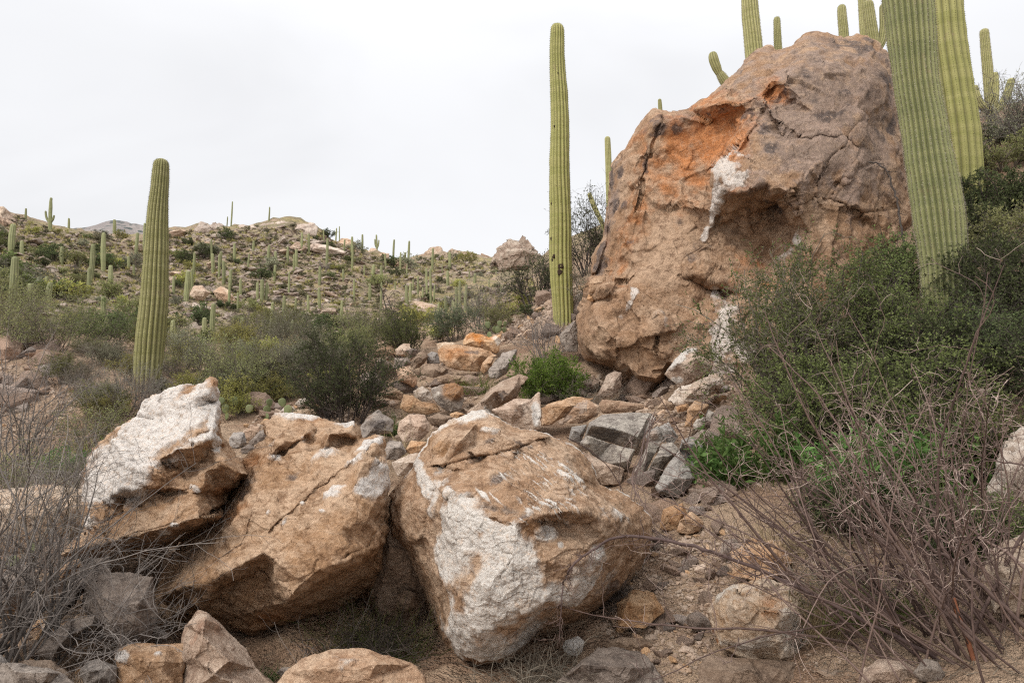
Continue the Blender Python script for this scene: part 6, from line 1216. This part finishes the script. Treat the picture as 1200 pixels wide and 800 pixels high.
    shrubs([(-40, 270), (90, 300), (170, 330), (190, 420), (-40, 410)], 45, (18, 38), 'leafy %s shrub on the lower left hillside', 'shrubs on the lower left hillside', 16, green)
    shrubs([(180, 372), (420, 380), (520, 372), (620, 345), (640, 372), (560, 400), (400, 412), (180, 420)], 44, (16, 32), '%s shrub in the brushy valley below the hill', 'shrubs in the brushy valley', 14)
    # fine brush of the nearer valley floor
    fine = []
    for ki, (lm, bk) in enumerate([('lf_olive', 'bark_g'), (None, 'bark'), ('lf_olive', 'bark'), ('lf_grey', 'bark'), ('lf_yellow', 'bark')]):
        br, lf = bush(1.0, 1.3, 300 + ki, stems=28, b1=8, b2=6, r=.007, leaf=(.030, .0085) if lm else None, per=5)
        V = np.vstack(br.V + lf.V); nb = sum(len(f) for f in br.F4); F = np.vstack(br.F4 + [f + br.n for f in lf.F4]); fine.append((make_mesh('shrub', V, [F], [M[bk]] + ([M[lm]] if lm else []), False, None, (np.arange(len(F)) >= nb).astype(int)), ['greyish olive', 'leafless brown', 'olive', 'pale grey green', 'yellowish'][ki]))
    q, Y, A = ground_sample([(0, 404), (180, 404), (420, 410), (430, 430), (380, 470), (270, 474), (180, 478), (110, 505), (70, 520), (70, 430), (0, 395)], 36, rg)
    q2, Y2, A2 = ground_sample([(190, 440), (400, 420), (400, 462), (330, 474), (258, 500), (230, 470)], 24, rg); q = np.vstack([q, q2]); Y = np.append(Y, Y2); A = np.vstack([A, A2])
    for (px, py), y, p in zip(q, Y, A):
        me, lab = fine[int(rg.integers(5))]; s = rg.uniform(30, 54) * y / FPX
        o = link('shrub', me, None, p); o.scale = (s * rg.uniform(.8, 1.3), s * rg.uniform(.8, 1.3), s * rg.uniform(.7, 1.15)); o.rotation_euler = (0, 0, rg.uniform(0, 6.28)); tag(o, 'fine twigged %s brush on the flat around the left saguaro' % lab, 'shrub', 'brush around the left saguaro')
    # the smaller hillside bushes, too many to count
    g = Geo(); leafy = [bush(1.0, 1.3, 400 + k, stems=8, b1=4, b2=3, r=.012, leaf=(.14, .05), per=2)[1] for k in range(5)]; LV = [np.vstack(l.V) for l in leafy]; LF = [np.vstack(l.F4) for l in leafy]
    q, Y, A = [np.concatenate(z) for z in zip(ground_sample(HILL, 900, rg), ground_sample(WEST, 420, rg))]; sel = Y > 12
    for y, p in zip(Y[sel], A[sel]):
        k = int(rg.integers(5)); s = 3.5 * 3 ** rg.uniform() * y / FPX; g.add(LV[k] * s * np.array([1.1, 1.1, .8]) + p, None, LF[k])
    tag(link('hillside_scrub', g.mesh('hillside_scrub', leaf_mat('hill_scrub_leaves', (.10, .105, .05), (.19, .18, .10), .25, .04, (.17, .15, .11)))), kind='stuff')
    # --- scrub cover
    g = Geo(); q = np.vstack([poly_sample(HILL, 3800, rg), poly_sample(WEST, 1200, rg)]); Y = hit(q[:, 0], q[:, 1]); ok = np.isfinite(Y) & (Y > 25); q, Y = q[ok], Y[ok]
    P = at(q[:, 0], q[:, 1], Y); n = 9; PP = np.repeat(P, n, 0); s = np.repeat(Y / FPX * rg.uniform(1.2, 4.5, len(Y)), n)[:, None]
    PP = PP + rg.normal(0, .45, PP.shape) * s * np.array([1, 1, .1]); D = norm(rg.normal(0, .6, PP.shape) + np.array([0, 0, 1])); g.leaves(PP, D, s[:, 0] * 1.1, s[:, 0] * .16, rg)
    tag(link('dry_grass_cover', g.mesh('dry_grass_cover', leaf_mat('dry_hill_grass', (.24, .21, .08), (.38, .32, .14), .25, .05, (.13, .14, .06)))), kind='stuff')
    # leaf and twig litter on the near ground
    g = Geo(); q = np.vstack([poly_sample([(0, 500), (1200, 500), (1200, 800), (0, 800)], 5000, rg)]); Y = hit(q[:, 0], q[:, 1]); ok = np.isfinite(Y); P = at(q[ok, 0], q[ok, 1], Y[ok]); P[:, 2] += .003; D = rg.normal(0, 1, P.shape); D[:, 2] = np.abs(D[:, 2]) * .15
    c = grow(P, D, rg.uniform(.03, .12, len(P)), 3, .15, (0, 0, 0), rg); g.tubes(c, taper(len(P), 4, .0012, .0008), 3); tag(link('twig_litter', g.mesh('twig_litter', M['bark'])), kind='stuff')

# ------------------------------------------------------------------ sky, light, camera
def build_light():
    w = bpy.data.worlds.new('World'); scene.world = w; w.use_nodes = True; nt = w.node_tree; nt.nodes.clear(); n = N(nt)
    sky = n.new('ShaderNodeTexSky', sky_type='NISHITA'); sky.sun_disc = False; sky.sun_elevation = math.radians(44); sky.sun_rotation = math.radians(-140); sky.dust_density = 5
    tc = n.new('ShaderNodeTexCoord').outputs['Generated']; sx = n.new('ShaderNodeSeparateXYZ'); n.put(sx.inputs[0], tc)
    lum = n.ramp(sx.outputs[2], .35, .95, 6.7, 12.0)
    cl = n.ramp(n.noise(n.scalevec(tc, (1, 1, 2.2)), 1.6, 4, .5, .4), .3, .7, .88, 1.03)
    dt = n.new('ShaderNodeVectorMath', operation='DOT_PRODUCT'); n.put(dt.inputs[0], tc); e_, a_ = math.radians(44), math.radians(-140); dt.inputs[1].default_value = (math.sin(a_) * math.cos(e_), math.cos(a_) * math.cos(e_), math.sin(e_))
    glow = n.math('MULTIPLY', n.math('POWER', n.math('MAXIMUM', dt.outputs['Value'], 0.0), 2.0), 7.0)     # the cloud is brighter round the hidden sun
    v = n.math('MULTIPLY', n.math('ADD', lum, glow), cl); cb = n.new('ShaderNodeCombineColor')
    n.put(cb.inputs[0], n.math('MULTIPLY', v, .985)); n.put(cb.inputs[1], n.math('MULTIPLY', v, .99)); n.put(cb.inputs[2], n.math('MULTIPLY', v, 1.01))
    bg = n.new('ShaderNodeBackground'); n.put(bg.inputs[0], n.mix(.94, sky.outputs[0], cb.outputs[0])); bg.inputs[1].default_value = .1
    out = n.new('ShaderNodeOutputWorld'); nt.links.new(bg.outputs[0], out.inputs[0])
    L = bpy.data.lights.new('sun', 'SUN'); L.energy = 1.4; L.angle = math.radians(15); L.color = (1, .95, .88); o = link('sun', L)
    el, az = math.radians(44), math.radians(-140)     # behind and to the left of the viewpoint
    d = Vector((math.sin(az) * math.cos(el), math.cos(az) * math.cos(el), math.sin(el))); o.rotation_euler = d.to_track_quat('Z', 'Y').to_euler()
    c = bpy.data.cameras.new('camera'); c.lens = 24; c.sensor_width = 36; c.clip_end = 6000; c.clip_start = .05
    co = link('camera', c, None, CAM); co.rotation_euler = (math.pi / 2 + PITCH, 0, 0); scene.camera = co
    vs = scene.view_settings; vs.view_transform = 'Standard'; vs.look = 'None'; vs.exposure = 0.55; vs.gamma = 1; vs.use_curve_mapping = False
    scene.cycles.max_bounces = 6; scene.cycles.diffuse_bounces = 4; scene.cycles.transparent_max_bounces = 4; scene.cycles.use_denoising = False; scene.cycles.filter_width = 1.2
build_big_rocks(); build_rocks(); build_saguaros()
LOWER[0] = True
build_ground(); build_mountain(); build_plants(); build_scatter(); build_light()
